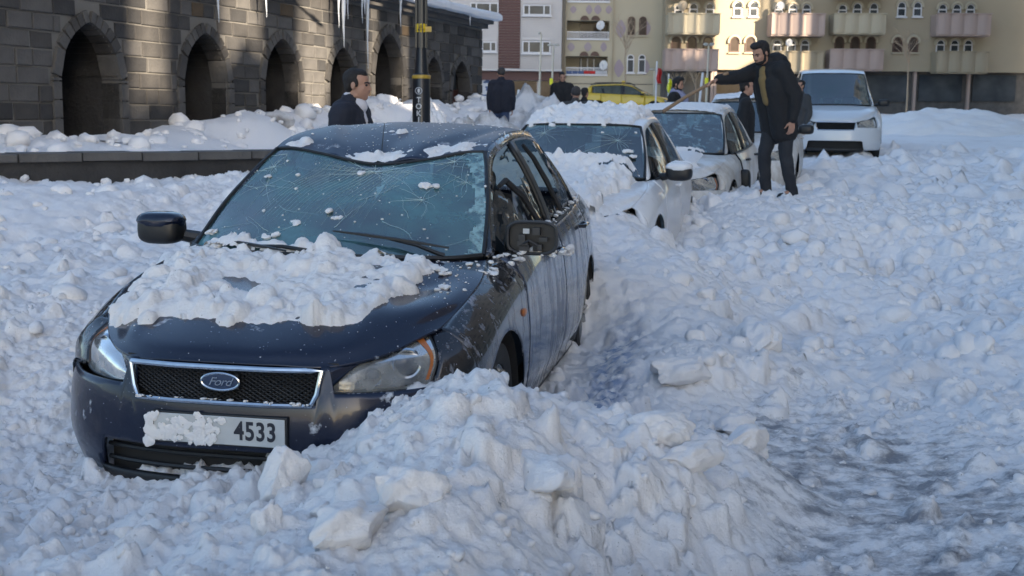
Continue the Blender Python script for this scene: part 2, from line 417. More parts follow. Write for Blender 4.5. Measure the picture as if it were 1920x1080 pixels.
# ================================================================== cars
def focus_cfg():
    c = dict(L=4.34, sill=.20, arches=[(.88, .31, .365), (3.52, .31, .365)],
        W=[(.25, .765), (.31, .793), (.40, .84), (.55, .885), (.75, .905), (1.0, .915), (1.6, .918), (2.6, .92), (3.2, .918), (3.6, .905), (3.95, .87), (4.12, .82)],
        q=[(.15, .06), (.24, .045), (.34, .012), (.5, 0), (.62, 0), (.8, .02), (1.05, .055)],
        top=[(.47, .72, .757), (.62, .752, .803), (.75, .772, .840), (.95, .772, .882), (1.1, .755, .908), (1.25, .735, .93), (1.4, .79, .937), (1.6, .825, .945), (2.4, .84, .972), (3.2, .83, 1.005), (3.7, .79, 1.03), (3.95, .76, 1.03), (4.12, .72, 1.01)],
        rail=[(1.25, .715, .94), (1.42, .68, 1.05), (1.68, .625, 1.235), (1.95, .575, 1.385), (2.2, .575, 1.445), (2.6, .575, 1.475), (3.1, .565, 1.462), (3.45, .545, 1.405), (3.75, .56, 1.26), (4.0, .64, 1.06)],
        hood=[[(0, .03, .675), (.20, .035, .675), (.40, .085, .668), (.57, .225, .696), (.72, .47, .760)],
              [(0, .10, .735), (.22, .11, .735), (.44, .20, .74), (.61, .38, .76), (.752, .62, .805)],
              [(0, .40, .83), (.25, .42, .835), (.48, .48, .832), (.67, .58, .835), (.772, .75, .842)],
              [(0, .75, .90), (.27, .77, .905), (.5, .80, .897), (.69, .87, .888), (.775, .97, .884)],
              [(0, 1.0, .945), (.27, 1.03, .945), (.5, 1.08, .94), (.65, 1.15, .93), (.733, 1.25, .929)]],
        ws=[[(0, 1.0, .955), (.35, 1.05, .952), (.58, 1.15, .943), (.705, 1.27, .945)],
            [(0, 1.33, 1.12), (.32, 1.37, 1.12), (.53, 1.45, 1.12), (.665, 1.53, 1.13)],
            [(0, 1.63, 1.27), (.30, 1.66, 1.27), (.48, 1.71, 1.265), (.605, 1.78, 1.285)],
            [(0, 1.86, 1.40), (.28, 1.88, 1.40), (.45, 1.92, 1.395), (.555, 1.955, 1.385)]],
        roof_crown=.035, roof_sag=0, doors=(1.33, 2.43, 3.40), bpil=(2.36, 2.47), cpil=3.42, rear_v=4.34,
        nose=[(0, 0), (.2, .004), (.4, .035), (.55, .09), (.68, .18), (.78, .30), (.835, .41), (.862, .48)],
        nose_q=[(.15, .06), (.22, .03), (.32, 0), (.42, .0), (.52, .012), (.58, .03), (.68, .06)], wheel_r=.315)
    return c
def scaled(c, su, sv, sz, dz=0., **kw):
    c = dict(c)
    f3 = lambda P: [tuple([p[0] * su, p[1] * sv, p[2] * sz + dz]) for p in P]
    c['L'] *= sv; c['sill'] = c['sill'] * sz + dz
    c['arches'] = [(a * sv, z * sz + dz, r * sz) for a, z, r in c['arches']]
    c['W'] = [(v * sv, u * su) for v, u in c['W']]
    c['q'] = [(z * sz + dz, q) for z, q in c['q']]
    c['top'] = [(v * sv, u * su, z * sz + dz) for v, u, z in c['top']]
    c['rail'] = [(v * sv, u * su, z * sz + dz) for v, u, z in c['rail']]
    c['hood'] = [f3(r) for r in c['hood']]; c['ws'] = [f3(r) for r in c['ws']]
    c['doors'] = tuple(v * sv for v in c['doors']); c['bpil'] = tuple(v * sv for v in c['bpil']); c['cpil'] *= sv; c['rear_v'] *= sv
    c['nose'] = [(u * su, v * sv) for u, v in c['nose']]; c['nose_q'] = [(z * sz + dz, q) for z, q in c['nose_q']]
    c['wheel_r'] *= sz
    c.update(kw)
    return c
def side_u(c, v, z):
    W = interp(v, c['W']); q = interp(z, c['q']); tu, tz = interp(v, c['top'])
    base = W - interp(tz, c['q']); r = max(base - tu, 0)
    t = min(max((z - (tz - .15)) / .15, 0), 1)
    return W - q - r * t ** 2.2
def arch_z(c, v, extra=0.):
    z = c['sill']
    for (av, az, ar) in c['arches']:
        ar = ar + extra
        if abs(v - av) < ar: z = max(z, az + math.sqrt(ar * ar - (v - av) ** 2))
    return z
def side_panel(c, v0, v1, n, m, sg, top=None, bot=None, off=0., fn=None):
    vs = list(np.linspace(v0, v1, n))
    for (av, az, ar) in c['arches']:
        for e in (av - ar, av + ar):
            if v0 < e < v1: vs += [e - .001, e + .001, e + .006 * (1 if e < av else -1), e + .018 * (1 if e < av else -1)]
    vs = sorted(vs); G = []
    for v in vs:
        tz = top(v) if top else interp(v, c['top'])[1]
        bz = bot(v) if bot else arch_z(c, v)
        col = []
        for j in range(m):
            t = j / (m - 1); t = 1 - (1 - t) ** 1.3
            z = bz + (tz - bz) * t
            u = side_u(c, v, z) + off
            p = (sg * u, v, z)
            if fn: p = fn(p)
            col.append(p)
        G.append(col)
    return np.array(G)
def rolled(G, edge='all', d=.018):
    """turn the rim of a panel inwards so that it has an edge"""
    G = np.array(G); c = G.reshape(-1, 3).mean(0)
    return G
def panel(name, G, m, parent, sg=1, label=None, thick=.006):
    mb = MB(); mb.grid(G, flip=(sg > 0))
    o = mb.build(name, m, parent, label=label)
    s = o.modifiers.new('thickness', 'SOLIDIFY'); s.thickness = thick; s.offset = -1 if True else 1
    return o
def rail_pt(c, v): return interp(v, c['rail'])
def gh(c, v, t, sg=1, off=0.):
    """a point of the side greenhouse: t = 0 at the belt, 1 at the roof rail"""
    bu, bz = interp(v, c['top']); ru, rz = rail_pt(c, v)
    bu -= .012
    u = bu + (ru - bu) * t + .022 * math.sin(math.pi * min(max(t, 0), 1)) + off
    return (sg * u, v, bz + (rz - bz) * t)
def gh_len(c, v):
    a = gh(c, v, 0); b = gh(c, v, 1); return math.hypot(a[0] - b[0], a[2] - b[2]) + 1e-5
def wheel(parent, c, v, sg, spokes=7, tyre=None):
    r = c['wheel_r']; u = interp(v, c['W']) - .035
    mb = MB()
    prof = [(r * .66, -.09), (r * .80, -.10), (r * .95, -.095), (r, -.07), (r, .05), (r * .96, .09), (r * .82, .1), (r * .68, .085), (r * .66, .06)]
    mb.lathe([(a, sg * (u - .1 + b)) for a, b in prof], 36, 'x', (0, v, r))
    o = mb.build('tyre', M['rubber'], parent)
    mb = MB()
    mb.lathe([(r * .68, sg * (u - .02)), (r * .62, sg * (u - .035)), (r * .60, sg * (u - .09))], 36, 'x', (0, v, r))
    mb.lathe([(r * .16, sg * (u - .03)), (r * .13, sg * (u - .015)), (.001, sg * (u - .012))], 20, 'x', (0, v, r))
    for k in range(spokes):
        a = 2 * math.pi * k / spokes
        p = lambda rr, du: (sg * (u - du), v + rr * math.cos(a), r + rr * math.sin(a))
        mb.tube([p(r * .12, .03), p(r * .4, .025), p(r * .64, .032)], [.028, .022, .026], 6, flat=.6)
    mb.build('wheel_rim', M['reflector'], parent)
def wheel_well(parent, c):
    for (av, az, ar) in c['arches']:
        for sg in (1, -1):
            mb = MB(); n = 18; G = []
            for k in range(n + 1):
                a = math.pi * k / n
                G.append([(sg * uu, av - math.cos(a) * (ar + .012), az + math.sin(a) * (ar + .012) * 1.0) for uu in (interp(av, c['W']) - .03, .52)])
            mb.grid(np.array(G))
            mb.box(sg * .52 - .005, sg * .52 + .005, av - ar - .01, av + ar + .01, .15, az + ar)
            mb.build('wheel_liner', M['rubber'], parent)
def seat(parent, x, v, z=.32, w=.5, lean=.28):
    mb = MB()
    def rb(cx, cy, cz, sx, sy, sz, ang=0):
        rot = Matrix.Rotation(ang, 3, 'X')
        mb.ball((cx, cy, cz), (sx, sy, sz), 14, 10, rot=rot, fn=lambda d, p: Vector([math.copysign(abs(d[i]) ** .45, d[i]) * (sx, sy, sz)[i] for i in range(3)]))
    rb(x, v, z + .08, w / 2, .26, .09)
    rb(x, v + .36, z + .42, w / 2 * .95, .08, .33, -lean)
    rb(x, v + .50, z + .83, .13, .05, .10, -lean)
    mb.build('seat', M['seat'], parent)
def interior(parent, c, wheel_side=1):
    w0 = c['ws'][0]; v0 = w0[0][1]; z0 = w0[0][2]
    mb = MB()
    W = c['W'][4][1] - .09
    G = patch([mirror_row([(0, v0 + .04, z0 - .03), (.4, v0 + .1, z0 - .03), (.66, v0 + .3, z0 - .03)]),
               mirror_row([(0, v0 + .38, z0 + .005), (.4, v0 + .42, z0 + .01), (.7, v0 + .5, z0 - .02)]),
               mirror_row([(0, v0 + .60, z0 - .02), (.4, v0 + .60, z0 - .03), (.72, v0 + .62, z0 - .06)]),
               mirror_row([(0, v0 + .64, z0 - .35), (.4, v0 + .64, z0 - .35), (.74, v0 + .66, z0 - .35)])], 10, 13)
    mb.grid(G); mb.build('dashboard', M['dark'], parent)
    mb = MB()
    sv = v0 / 1.0
    mb.box(-W + .04, W - .04, v0 + .3, c['doors'][2] + .5, c['sill'] + .02, c['sill'] + .12)
    mb.box(-.66, .66, v0 - .14, v0 - .1, c['sill'], z0 - .13)
    mb.box(-W + .1, W - .1, c['doors'][2] + .02, c['doors'][2] + .12, c['sill'] + .1, z0 - .03)
    mb.build('cabin_floor', M['dark'], parent)
    for sx in (.36, -.36):
        seat(parent, sx, v0 + 1.05, c['sill'] + .14)
    seat(parent, 0, v0 + 2.0, c['sill'] + .14, w=1.15)
    mb = MB()
    cx = .36 * wheel_side; cc = Vector((cx, v0 + .78, z0 + .0)); n = 22
    ring = []
    for k in range(n + 1):
        a = 2 * math.pi * k / n
        ring.append(cc + Vector((.18 * math.cos(a), -.07 * math.sin(a), .165 * math.sin(a))))
    mb.tube(ring, .014, 6, cap=False)
    mb.ball(cc + Vector((0, -.02, 0)), (.07, .03, .06), 10, 8)
    for dx, dz in ((-.15, 0), (.15, 0), (0, -.14)):
        mb.tube([cc, cc + Vector((dx, -dz * .3, dz))], .012, 5)
    mb.build('steering_wheel', M['black'], parent)
def text_obj(name, s, size, m, parent, loc, rot, extrude=.0015, shear=0., space=1., align='CENTER', sx=1., bold=0., label=None):
    cu = bpy.data.curves.new(name, 'FONT'); cu.body = s; cu.size = size; cu.extrude = extrude; cu.shear = shear
    cu.space_character = space; cu.align_x = align; cu.align_y = 'CENTER'; cu.offset = bold
    tmp = bpy.data.objects.new(name, cu); COL.objects.link(tmp)
    bpy.context.view_layer.update()
    me = bpy.data.meshes.new_from_object(tmp.evaluated_get(bpy.context.evaluated_depsgraph_get()))
    bpy.data.objects.remove(tmp); me.materials.clear(); me.materials.append(m)
    o = bpy.data.objects.new(name, me); link(o, parent); o.location = loc; o.rotation_euler = rot; o.scale = (sx, 1, 1)
    if label: o['label'] = label
    return o
def wiper(parent, p0, p1, p2, lift=.02):
    mb = MB()
    p0, p1, p2 = Vector(p0), Vector(p1), Vector(p2)
    mb.tube([p0, p0.lerp(p1, .5) + Vector((0, -.01, .012)), p1], [.012, .009, .006], 6)
    a = p1 + (p1 - p2); d = (p2 - p1)
    mb.tube([p1 - d, p1 - d * .4 + Vector((0, -.004, .004)), p1 + d * .4 + Vector((0, -.004, .004)), p2], [.004, .008, .008, .004], 5)
    mb.build('wiper', M['black'], parent)

def build_car(c, root, paint, side_paint=None, roof_paint=None, ws_mat=None, door_paint=None, lod=1, hood_fn=None, roof_fn=None, glass_front=None,
              glass_rear=None, headlight='swept', grille=True, mirror=None, pillar=None, plate=None):
    side_paint = side_paint or paint; roof_paint = roof_paint or paint; ws_mat = ws_mat or M['wsglass2']; door_paint = door_paint or side_paint
    k = 1 if lod else .5
    N = lambda n: max(4, int(n * k))
    # ---- bonnet
    rows = [mirror_row(r) for r in c['hood']]
    G = patch(rows, N(60), N(90) | 1)
    if hood_fn: G = np.array([[hood_fn(p) for p in row] for row in G])
    GH = G
    panel('bonnet', G, paint, root, sg=-1, thick=.012)
    # ---- bumper
    nose = np.array(c['nose']); full = np.vstack([np.stack([-nose[:0:-1, 0], nose[:0:-1, 1]], 1), nose])
    curve = cr(np.hstack([full, np.zeros((len(full), 1))]), N(151) | 1)[:, :2]
    h0 = [mirror_row(c['hood'][0])][0]
    gw, gz0, gz1 = c.get('gw', .375), c.get('gz0', .53), c.get('gz1', .66)
    hz = c.get('hz', .565); lowz = c.get('lowz', .355)
    sz = c['hood'][0][0][2] / .675
    gz0, gz1, hz, lowz = gz0 * sz, gz1 * sz, hz * sz, lowz * sz
    def bump_pt(u, v, z, i):
        a = curve[max(i - 1, 0)]; b = curve[min(i + 1, len(curve) - 1)]
        t = b - a; t /= np.linalg.norm(t) + 1e-9; nx, ny = -t[1], t[0]
        q = interp(z, c['nose_q'])
        return (u - (-nx) * q * 0 + nx * q, v + ny * q, z)
    G = []
    for i, (u, v) in enumerate(curve):
        au = abs(u)
        if au < gw: tz = gz0
        elif au < gw + .045: tz = gz1 + .008
        else: tz = hz + .004
        bz = lowz - (.0 if au < .5 else (lowz - c['sill'] - .01) * float(sstep(.5, .56, au)))
        G.append([bump_pt(u, v, bz + (tz - bz) * j / 13, i) for j in range(14)])
    panel('front_bumper', np.array(G), paint, root, sg=-1, thick=.02)
    # lower lip and black intake
    G = []
    for i, (u, v) in enumerate(curve):
        if abs(u) < .56: G.append([bump_pt(u, v - .012, z * sz, i) for z in (.185, .205, .235)])
    panel('bumper_lip', np.array(G), M['black'], root, sg=-1, thick=.02)
    mb = MB()
    G = []
    for i, (u, v) in enumerate(curve):
        if abs(u) < .54: G.append([(u, v + .07, z * sz) for z in (.18, .28, .37)])
    mb.grid(np.array(G))
    G = []
    for i, (u, v) in enumerate(curve):
        if abs(u) < gw + .05: G.append([(u, v + .06, z) for z in (gz0 - .03, .5 * (gz0 + gz1), gz1 + .02)])
    mb.grid(np.array(G))
    mb.build('radiator_backing', M['rubber'], root)
    if lod:
        mb = MB()
        for z in (.262, .315):
            pts = [(u, v + .03, z * sz) for (u, v) in curve if abs(u) < .53]
            mb.tube(pts[::3], .009, 6)
        mb.build('intake_slat', M['black'], root)
    if grille:
        # mesh of the grille: crossing diagonal bars (too fine to pick apart)
        mb = MB()
        vv = lambda u: float(np.interp(abs(u), nose[:, 0], nose[:, 1]))
        hgt = gz1 - gz0; pitch = .026 if lod else .05
        u = -gw - hgt
        while u < gw:
            for sgn in (1, -1):
                a0, z0, a1, z1 = (u, gz0, u + hgt * 1.6, gz1) if sgn > 0 else (u, gz1, u + hgt * 1.6, gz0)
                lo = max(a0, -gw); hi = min(a1, gw)
                if hi > lo:
                    f = lambda a: z0 + (z1 - z0) * (a - a0) / (a1 - a0)
                    mid = (lo + hi) / 2
                    mb.tube([(a, vv(a) + .030, f(a)) for a in (lo, mid, hi)], .0036, 4)
            u += pitch
        o = mb.build('grille_mesh', M['black'], root, kind='stuff')
        # chrome surround
        mb = MB()
        g2 = gw * .915
        top = [(u, vv(u) - .004 + .012, gz1 + .002) for u in np.linspace(-gw - .005, gw + .005, 21)]
        bot = [(u, vv(u) - .008, gz0 + .002) for u in np.linspace(g2, -g2, 21)]
        mb.tube(top + [((gw + g2) / 2 + .005, vv(gw) - .002, (gz0 + gz1) / 2 - .02)] + bot + [(-(gw + g2) / 2 - .005, vv(gw) - .002, (gz0 + gz1) / 2 - .02), top[0]], .0105, 8)
        mb.build('grille_surround', M['chrome'], root)
    # ---- windscreen, roof, rear
    rows = [mirror_row(r) for r in c['ws']]
    if roof_fn: rows[-1] = [roof_fn(p) for p in rows[-1]]; rows[-2] = [roof_fn(p, .35) for p in rows[-2]]
    GW = patch(rows, N(40), N(61) | 1)
    mb = MB(); mb.grid(GW, flip=True); mb.build('windscreen', ws_mat, root)
    GWn = GW
    # black seal around the windscreen
    mb = MB()
    e = [tuple(p) for p in GW[:, -1]]; e2 = [tuple(p) for p in GW[:, 0]]
    off = lambda L_, d: [(p[0] + d[0], p[1] + d[1], p[2] + d[2]) for p in L_]
    mb.tube(off(e, (.006, 0, .002)), .011, 6); mb.tube(off(e2, (-.006, 0, .002)), .011, 6)
    mb.tube(off([tuple(p) for p in GW[-1]], (0, .002, .004)), .010, 6); mb.tube(off([tuple(p) for p in GW[0]], (0, -.01, .002)), .014, 6)
    mb.build('windscreen_seal', M['black'], root)
    # cowl
    h4 = mirror_row(c['hood'][-1]); w0 = mirror_row(c['ws'][0])
    mb = MB(); mb.grid(patch([[(p[0] * .93, p[1] - .04, p[2] - .05) for p in h4], [(p[0] * .97, p[1], p[2] - .016) for p in w0]], 3, 21), flip=True); mb.build('cowl_panel', M['black'], root)
    # roof
    v0 = c['ws'][-1][-1][1]; v1 = c.get('roof_end', c['rail'][-3][0]); n = 9
    rows = []
    for i in range(n):
        t = i / (n - 1); vE = v0 + (v1 - v0) * t; u, z = rail_pt(c, vE)
        dv = (c['ws'][-1][0][1] - c['ws'][-1][-1][1]) * (1 - t) + (.10) * t
        r = []
        for s in (0, .35, .7, .92, 1.0):
            cw = c['roof_crown'] * (1 - s ** 2.4)
            r.append((u * s, vE + dv * (1 - s * s), z + cw + (c['ws'][-1][0][2] - c['ws'][-1][-1][2] - c['roof_crown']) * (1 - s * s) * max(0, 1 - 3 * t)))
        rows.append(mirror_row(r))
    GR = patch(rows, N(60), N(61) | 1)
    if roof_fn: GR = np.array([[roof_fn(p) for p in row] for row in GR])
    panel('roof', GR, roof_paint, root, sg=-1, thick=.012)
    # rear window and tailgate
    rv = c['rear_v']; bu, bz = interp(c['top'][-1][0], c['top']); re = GR[-1]
    re_row = [tuple(re[int(i)]) for i in np.linspace(0, len(re) - 1, 9)]
    lastu, lastz = rail_pt(c, c['rail'][-1][0])
    gl_bot = [(s * lastu, c['rail'][-1][0] + .14 * (1 - s * s), lastz) for s in np.linspace(-1, 1, 9)]
    mid = [tuple((np.array(a) * .5 + np.array(b) * .5) + np.array((0, .03, .02))) for a, b in zip(re_row, gl_bot)]
    mb = MB(); mb.grid(patch([re_row, mid, gl_bot], 8, 15), flip=True); mb.build('rear_window', M['sglass'], root)
    vend = c['top'][-1][0]
    rr = []
    for z in (c['sill'] + .05, c['sill'] + .25, .62 * sz, .8 * sz, lastz - .01):
        su = side_u(c, vend, min(z, bz)) * (1 if z < lastz - .02 else .9)
        d = {0: -.04, 1: 0, 2: 0, 3: -.03}.get(len(rr), -.12)
        rr.append([(s * su, vend + (rv - vend + d) * (1 - abs(s) ** 3.5) + .01, z) for s in np.linspace(-1, 1, 17)])
    panel('tailgate', patch(rr, 14, 33), side_paint, root, sg=-1)
    # ---- sides
    d0, d1, d2 = c['doors']
    for sg in (1, -1):
        g = .004
        # headlight
        Ls, Us, Zs = c['L'] / 4.34, c['hood'][0][-1][0] / .775, sz
        if headlight == 'swept':
            bot = [(.43, .075, .572), (.55, .125, .565), (.66, .200, .562), (.73, .262, .563), (.775, .312, .568)]
            midr = [(.435, .078, .592), (.565, .150, .635), (.670, .232, .660), (.745, .308, .668), (.785, .368, .668)]
            topr = [(.440, .090, .600), (.50, .145, .655), (.57, .222, .688), (.645, .335, .722), (.718, .455, .751)]
        else:
            bot = [(.46, .06, .53), (.56, .10, .50), (.68, .20, .50), (.77, .32, .52), (.825, .425, .57)]
            midr = [(.435, .05, .60), (.565, .10, .60), (.695, .205, .60), (.80, .365, .61), (.83, .445, .63)]
            topr = [(.47, .10, .672), (.56, .18, .69), (.66, .29, .705), (.745, .40, .715), (.80, .48, .70)]
        vh = c['hood'][0][-1][1]
        fr = lambda v: interp(v, c['top'])[1]
        hb = lambda v: max(arch_z(c, v), (hz + .006) if v < vh + .02 else 0)
        # fender, with the slanted front edge beside the lamp
        panel('front_wing', side_panel(c, vh, d0 - g, N(44), 14, sg, bot=lambda v: arch_z(c, v)), side_paint, root, sg)
        fb = []
        for i in range(10):
            t = i / 9; z = hz + .006 + (fr(vh) - hz - .012) * t; va = .315 * (c['L'] / 4.34) + (vh - .315 * c['L'] / 4.34) * t ** .8
            e0 = cr([bot[-1], midr[-1], topr[-1]], 10)[i] * np.array((Us, Ls, Zs)) + np.array((.006, .004, .004 * (i == 9)))
            row = [(sg * e0[0], e0[1], e0[2])]
            for s in (.35, .65, 1):
                v_ = va + (vh - va) * s; u_ = side_u(c, v_, z)
                if s < .5: u_ = u_ * .5 + e0[0] * .5; v_ = (v_ + e0[1]) * .5
                row.append((sg * u_, v_, z))
            fb.append([tuple(q) for q in cr(row, 9)])
        panel('wing_corner', np.array(fb), side_paint, root, -sg, thick=.004)
        # lower corner between bumper and arch
        zz = lambda v: hz + .006
        panel('wing_corner', side_panel(c, .32 * c['L'] / 4.34, vh, 9, 8, sg, top=zz, bot=lambda v: c['sill'] + .02), side_paint, root, sg)
        for nm, a, b in (('front_door', d0, d1), ('rear_door', d1, d2)):
            panel(nm, side_panel(c, a + g, b - g, N(34), 16, sg), door_paint, root, sg)
        panel('rear_wing', side_panel(c, d2 + g, vend + .01, N(34), 14, sg), side_paint, root, sg)
        panel('sill', side_panel(c, c['arches'][0][0] + c['arches'][0][2], c['arches'][1][0] - c['arches'][1][2], 10, 4, sg, top=lambda v: c['sill'] + .07, bot=lambda v: c['sill'] - .04, off=-.012), M['black'], root, sg)
        # window frame
        vs = np.linspace(c['rail'][0][0] + .02, c['rail'][-1][0], N(60))
        G = []
        for v in vs:
            L_ = gh_len(c, v); t1 = max(0., 1 - .05 / L_)
            G.append([gh(c, v, t1 + (1.0 - t1) * s, sg) for s in (0, .5, 1)])
        pill = panel('roof_rail', np.array(G), pillar or side_paint, root, sg, thick=.015)
        G = []
        for v in vs[vs > c['cpil'] - .02]:
            L_ = gh_len(c, v); t1 = max(0., 1 - .05 / L_)
            G.append([gh(c, v, t1 * s, sg) for s in (0, .25, .5, .75, 1)])
        if len(G) > 1: panel('rear_pillar', np.array(G), pillar or side_paint, root, sg, thick=.015)
        G = []
        for v in np.linspace(*c['bpil'], 4):
            t1 = 1 - .045 / gh_len(c, v)
            G.append([gh(c, v - .10 * (s - .5) * 0, t1 * s, sg, .004) for s in np.linspace(0, 1, 8)])
        panel('door_pillar', np.array(G), M['black'], root, sg, thick=.02)
        # belt moulding
        mb = MB(); mb.tube([gh(c, v, .015, sg, .012) for v in np.linspace(d0 + .06, c['cpil'], 24)], .010, 6)
        mb.build('belt_moulding', M['black'], root)
        # glass
        def glass(name, a, b, cut, m):
            G = []; vv2 = np.linspace(a, b, 25)
            for v in vv2:
                L_ = gh_len(c, v); t1 = max(.02, 1 - .05 / L_)
                G.append([gh(c, v, .0 + t1 * s, sg, -.012) for s in np.linspace(0, 1, 17)])
            G = np.array(G); f = quads(*G.shape[:2])
            if cut:
                cen = (f // 17).mean(1) / 24, (f % 17).mean(1) / 16
                keep = ~cut(cen[0], cen[1]); f = f[keep]
                rs = np.random.RandomState(5); jit = (rs.rand(*G.shape[:2]) - .5)
                G[1:-1, 1:-1, 1] += jit[1:-1, 1:-1] * .022; G[1:-1, 1:-1, 2] += jit[1:-1, ::-1][:, 1:-1] * .02
            if sg > 0: f = f[:, ::-1]
            mb = MB(); mb.add(G.reshape(-1, 3), f.tolist()); return mb.build(name, m, root)
        glass('front_side_window', d0 + .12, c['bpil'][0], glass_front if sg > 0 else None, M['sglass'])
        glass('rear_side_window', c['bpil'][1], c['cpil'], glass_rear if sg > 0 else None, M['sglass'])
        # handles
        for vh_ in (d1 - .17 * c['L'] / 4.34, d2 - .16 * c['L'] / 4.34):
            z = interp(vh_, c['top'])[1] - .11; u = side_u(c, vh_, z)
            mb = MB(); mb.tube([(sg * (u - .005), vh_ - .10, z), (sg * (u + .03), vh_ - .075, z), (sg * (u + .034), vh_, z + .003), (sg * (u + .03), vh_ + .075, z), (sg * (u - .005), vh_ + .10, z)], [.012, .014, .015, .014, .012], 8)
            mb.build('door_handle', c.get('handle', side_paint), root)
        for (av, az, ar) in c['arches']: wheel(root, c, av, sg)
        # headlight glass
        tr = lambda r: [(sg * p[0] * Us, p[1] * Ls, p[2] * Zs) for p in r]
        GLn = patch([tr(bot), tr(midr), tr(topr)], 20, 30)
        mb = MB(); mb.grid(GLn, flip=(sg > 0)); hl = mb.build('headlight', M['lens'], root)
        GB = GLn + np.array((-sg * .03, .05, 0)); cen = GLn.reshape(-1, 3).mean(0); GB = cen + (GB - cen) * .985
        mb = MB(); mb.grid(GB, flip=(sg > 0)); mb.build('reflector', M['reflector'], hl)
        mb = MB(); mb.tube([tuple(p) for p in list(GLn[0]) + list(GLn[:, -1]) + list(GLn[-1][::-1]) + list(GLn[::-1, 0])], .005, 5); mb.build('lamp_rim', M['black'], hl)
        if headlight == 'swept':
            fl = [[tr([(.405, .055, .57), (.428, .066, .585), (.495, .132, .650), (.56, .205, .686)])][0], tr([(.405, .075, .662), (.44, .094, .667), (.50, .150, .674), (.56, .21, .692)])]
            panel('lamp_surround', patch(fl, 4, 16), paint, root, sg)
        if lod:
            for (u, v, z, r) in ((.675, .262, .648, .048), (.565, .165, .612, .028)):
                dirv = Vector((sg * .5, -1, 0)).normalized()
                rot = dirv.to_track_quat('Z', 'Y').to_matrix()
                mb = MB()
                for rr_, hh, nm in ((r, 0, 0),):
                    prof = [(r * 1.28, .0), (r * 1.18, .014), (r * 1.02, .010), (r * .98, -.02)]
                    V = []
                    for a_, h_ in prof:
                        for q in range(28):
                            an = 2 * math.pi * q / 28; V.append(tuple(rot @ Vector((a_ * math.cos(an), a_ * math.sin(an), h_)) + Vector((sg * u * Us, v * Ls + .035, z * Zs))))
                    mb.add(V, quads(4, 28, True).tolist())
                mb.build('lamp_bezel', M['chrome'], hl)
                mb = MB(); mb.ball(Vector((sg * u * Us, v * Ls + .035, z * Zs)) + dirv * .0, (r * .97, r * .97, .02), 20, 10, rot=rot)
                mb.build('projector_lens', M['emblem'], hl)
            G2 = GLn[2:-1, 25:28] + np.array((sg * .0015, -.002, 0))
            mb = MB(); mb.grid(G2, flip=(sg > 0)); mb.build('side_marker', M['amber'], hl)
    wheel_well(root, c)
    interior(root, c)
    return dict(hood=GH, ws=GWn, roof=GR, curve=curve)
def mirror_simple(root, c, sg=1, cap=None, drop=0., m=None):
    v = c['doors'][0] + .17; u, z = interp(v, c['top']); z += .03 - drop; u -= .0
    mb = MB()
    sup = lambda d, p: Vector([math.copysign(abs(d[i]) ** .6, d[i]) * (.115, .085, .075)[i] for i in range(3)])
    mb.ball((sg * (u + .17), v - .03, z + .03), .1, 20, 14, fn=sup)
    mb.tube([(sg * u, v + .03, z - .02), (sg * (u + .09), v, z)], [.035, .03], 8)
    o = mb.build('wing_mirror', m or M['black'], root)
    if cap:
        mb = MB(); mb.ball((sg * (u + .17), v - .035, z + .045), .1, 20, 14, fn=lambda d, p: Vector([math.copysign(abs(d[i]) ** .6, d[i]) * (.12, .086, .072)[i] for i in range(3)]) if d.z > 0.05 else Vector((d.x * .118, d.y * .084, .004)))
        mb.build('mirror_cap', cap, o)
    return o
# ------------------------------------------------------------------ the crushed dark blue hatchback
CAR_A = R(11.3)
hero = thing('parked_car', 'dark blue hatchback with caved-in roof, cracked windscreen and snow on its bonnet, nearest the camera', 'car', (-1.075, 4.36, -.03), -CAR_A, 'snowed-in cars parked along the street', rx=.013)
FC = focus_cfg()
def hood_dent(p):
    u, v, z = p
    z += -.018 * math.exp(-((u - .50 - (v - .6) * .35) / .09) ** 2) * float(sstep(.35, .6, v)) * float(sstep(1.0, .75, v))
    z += -.02 * math.exp(-((u + .1) / .3) ** 2 - ((v - .7) / .25) ** 2) + .006 * math.sin(u * 9 + v * 7) * float(sstep(.2, .5, v))
    a = abs(u)
    z += .008 * math.exp(-((a - .46) / .05) ** 2) * float(sstep(.1, .3, v))
    return np.array((u, v, z))
def roof_crush(p, k=1.):
    u, v, z = p
    s = max(0., 1 - (abs(u - .02) / .54))
    f = float(sstep(3.3, 1.85, v))
    z += k * (-.078 * s ** .9 * f)
    z += k * .018 * math.exp(-((v - 2.75) / .45) ** 2) * (1 - (u / .62) ** 2)
    z += k * .014 * math.sin(u * 8 + v * 3) * f * (s > 0) * min(1, s * 3)
    z += -k * .028 * math.exp(-(((u - .36) - (v - 2.2) * .25) / .06) ** 2) * f
    z += k * .018 * math.exp(-(((u + .33) + (v - 2.2) * .35) / .05) ** 2) * f
    return np.array((u, v, z))
cut_front = lambda a, b: ((b - .55 * a > .14) & (a > .44) & (a < .96)) | ((a > .40) & (b > .62) & (a < .8)) | (fbm(a * 4, b * 4, 2, 9) > .42)
cut_rear = lambda a, b: ((b > .18 + .3 * a) & (a < .62)) | (fbm(a * 5, b * 5, 2, 4) > .3)
hg = build_car(FC, hero, M['navy'], side_paint=M['navy_dirty'], roof_paint=M['navy_roof'], door_paint=M['navy_ice'], ws_mat=M['wsglass'],
               hood_fn=hood_dent, roof_fn=roof_crush, glass_front=cut_front, glass_rear=cut_rear)
def on_nose(u): return float(np.interp(abs(u), [p[0] for p in FC['nose']], [p[1] for p in FC['nose']]))
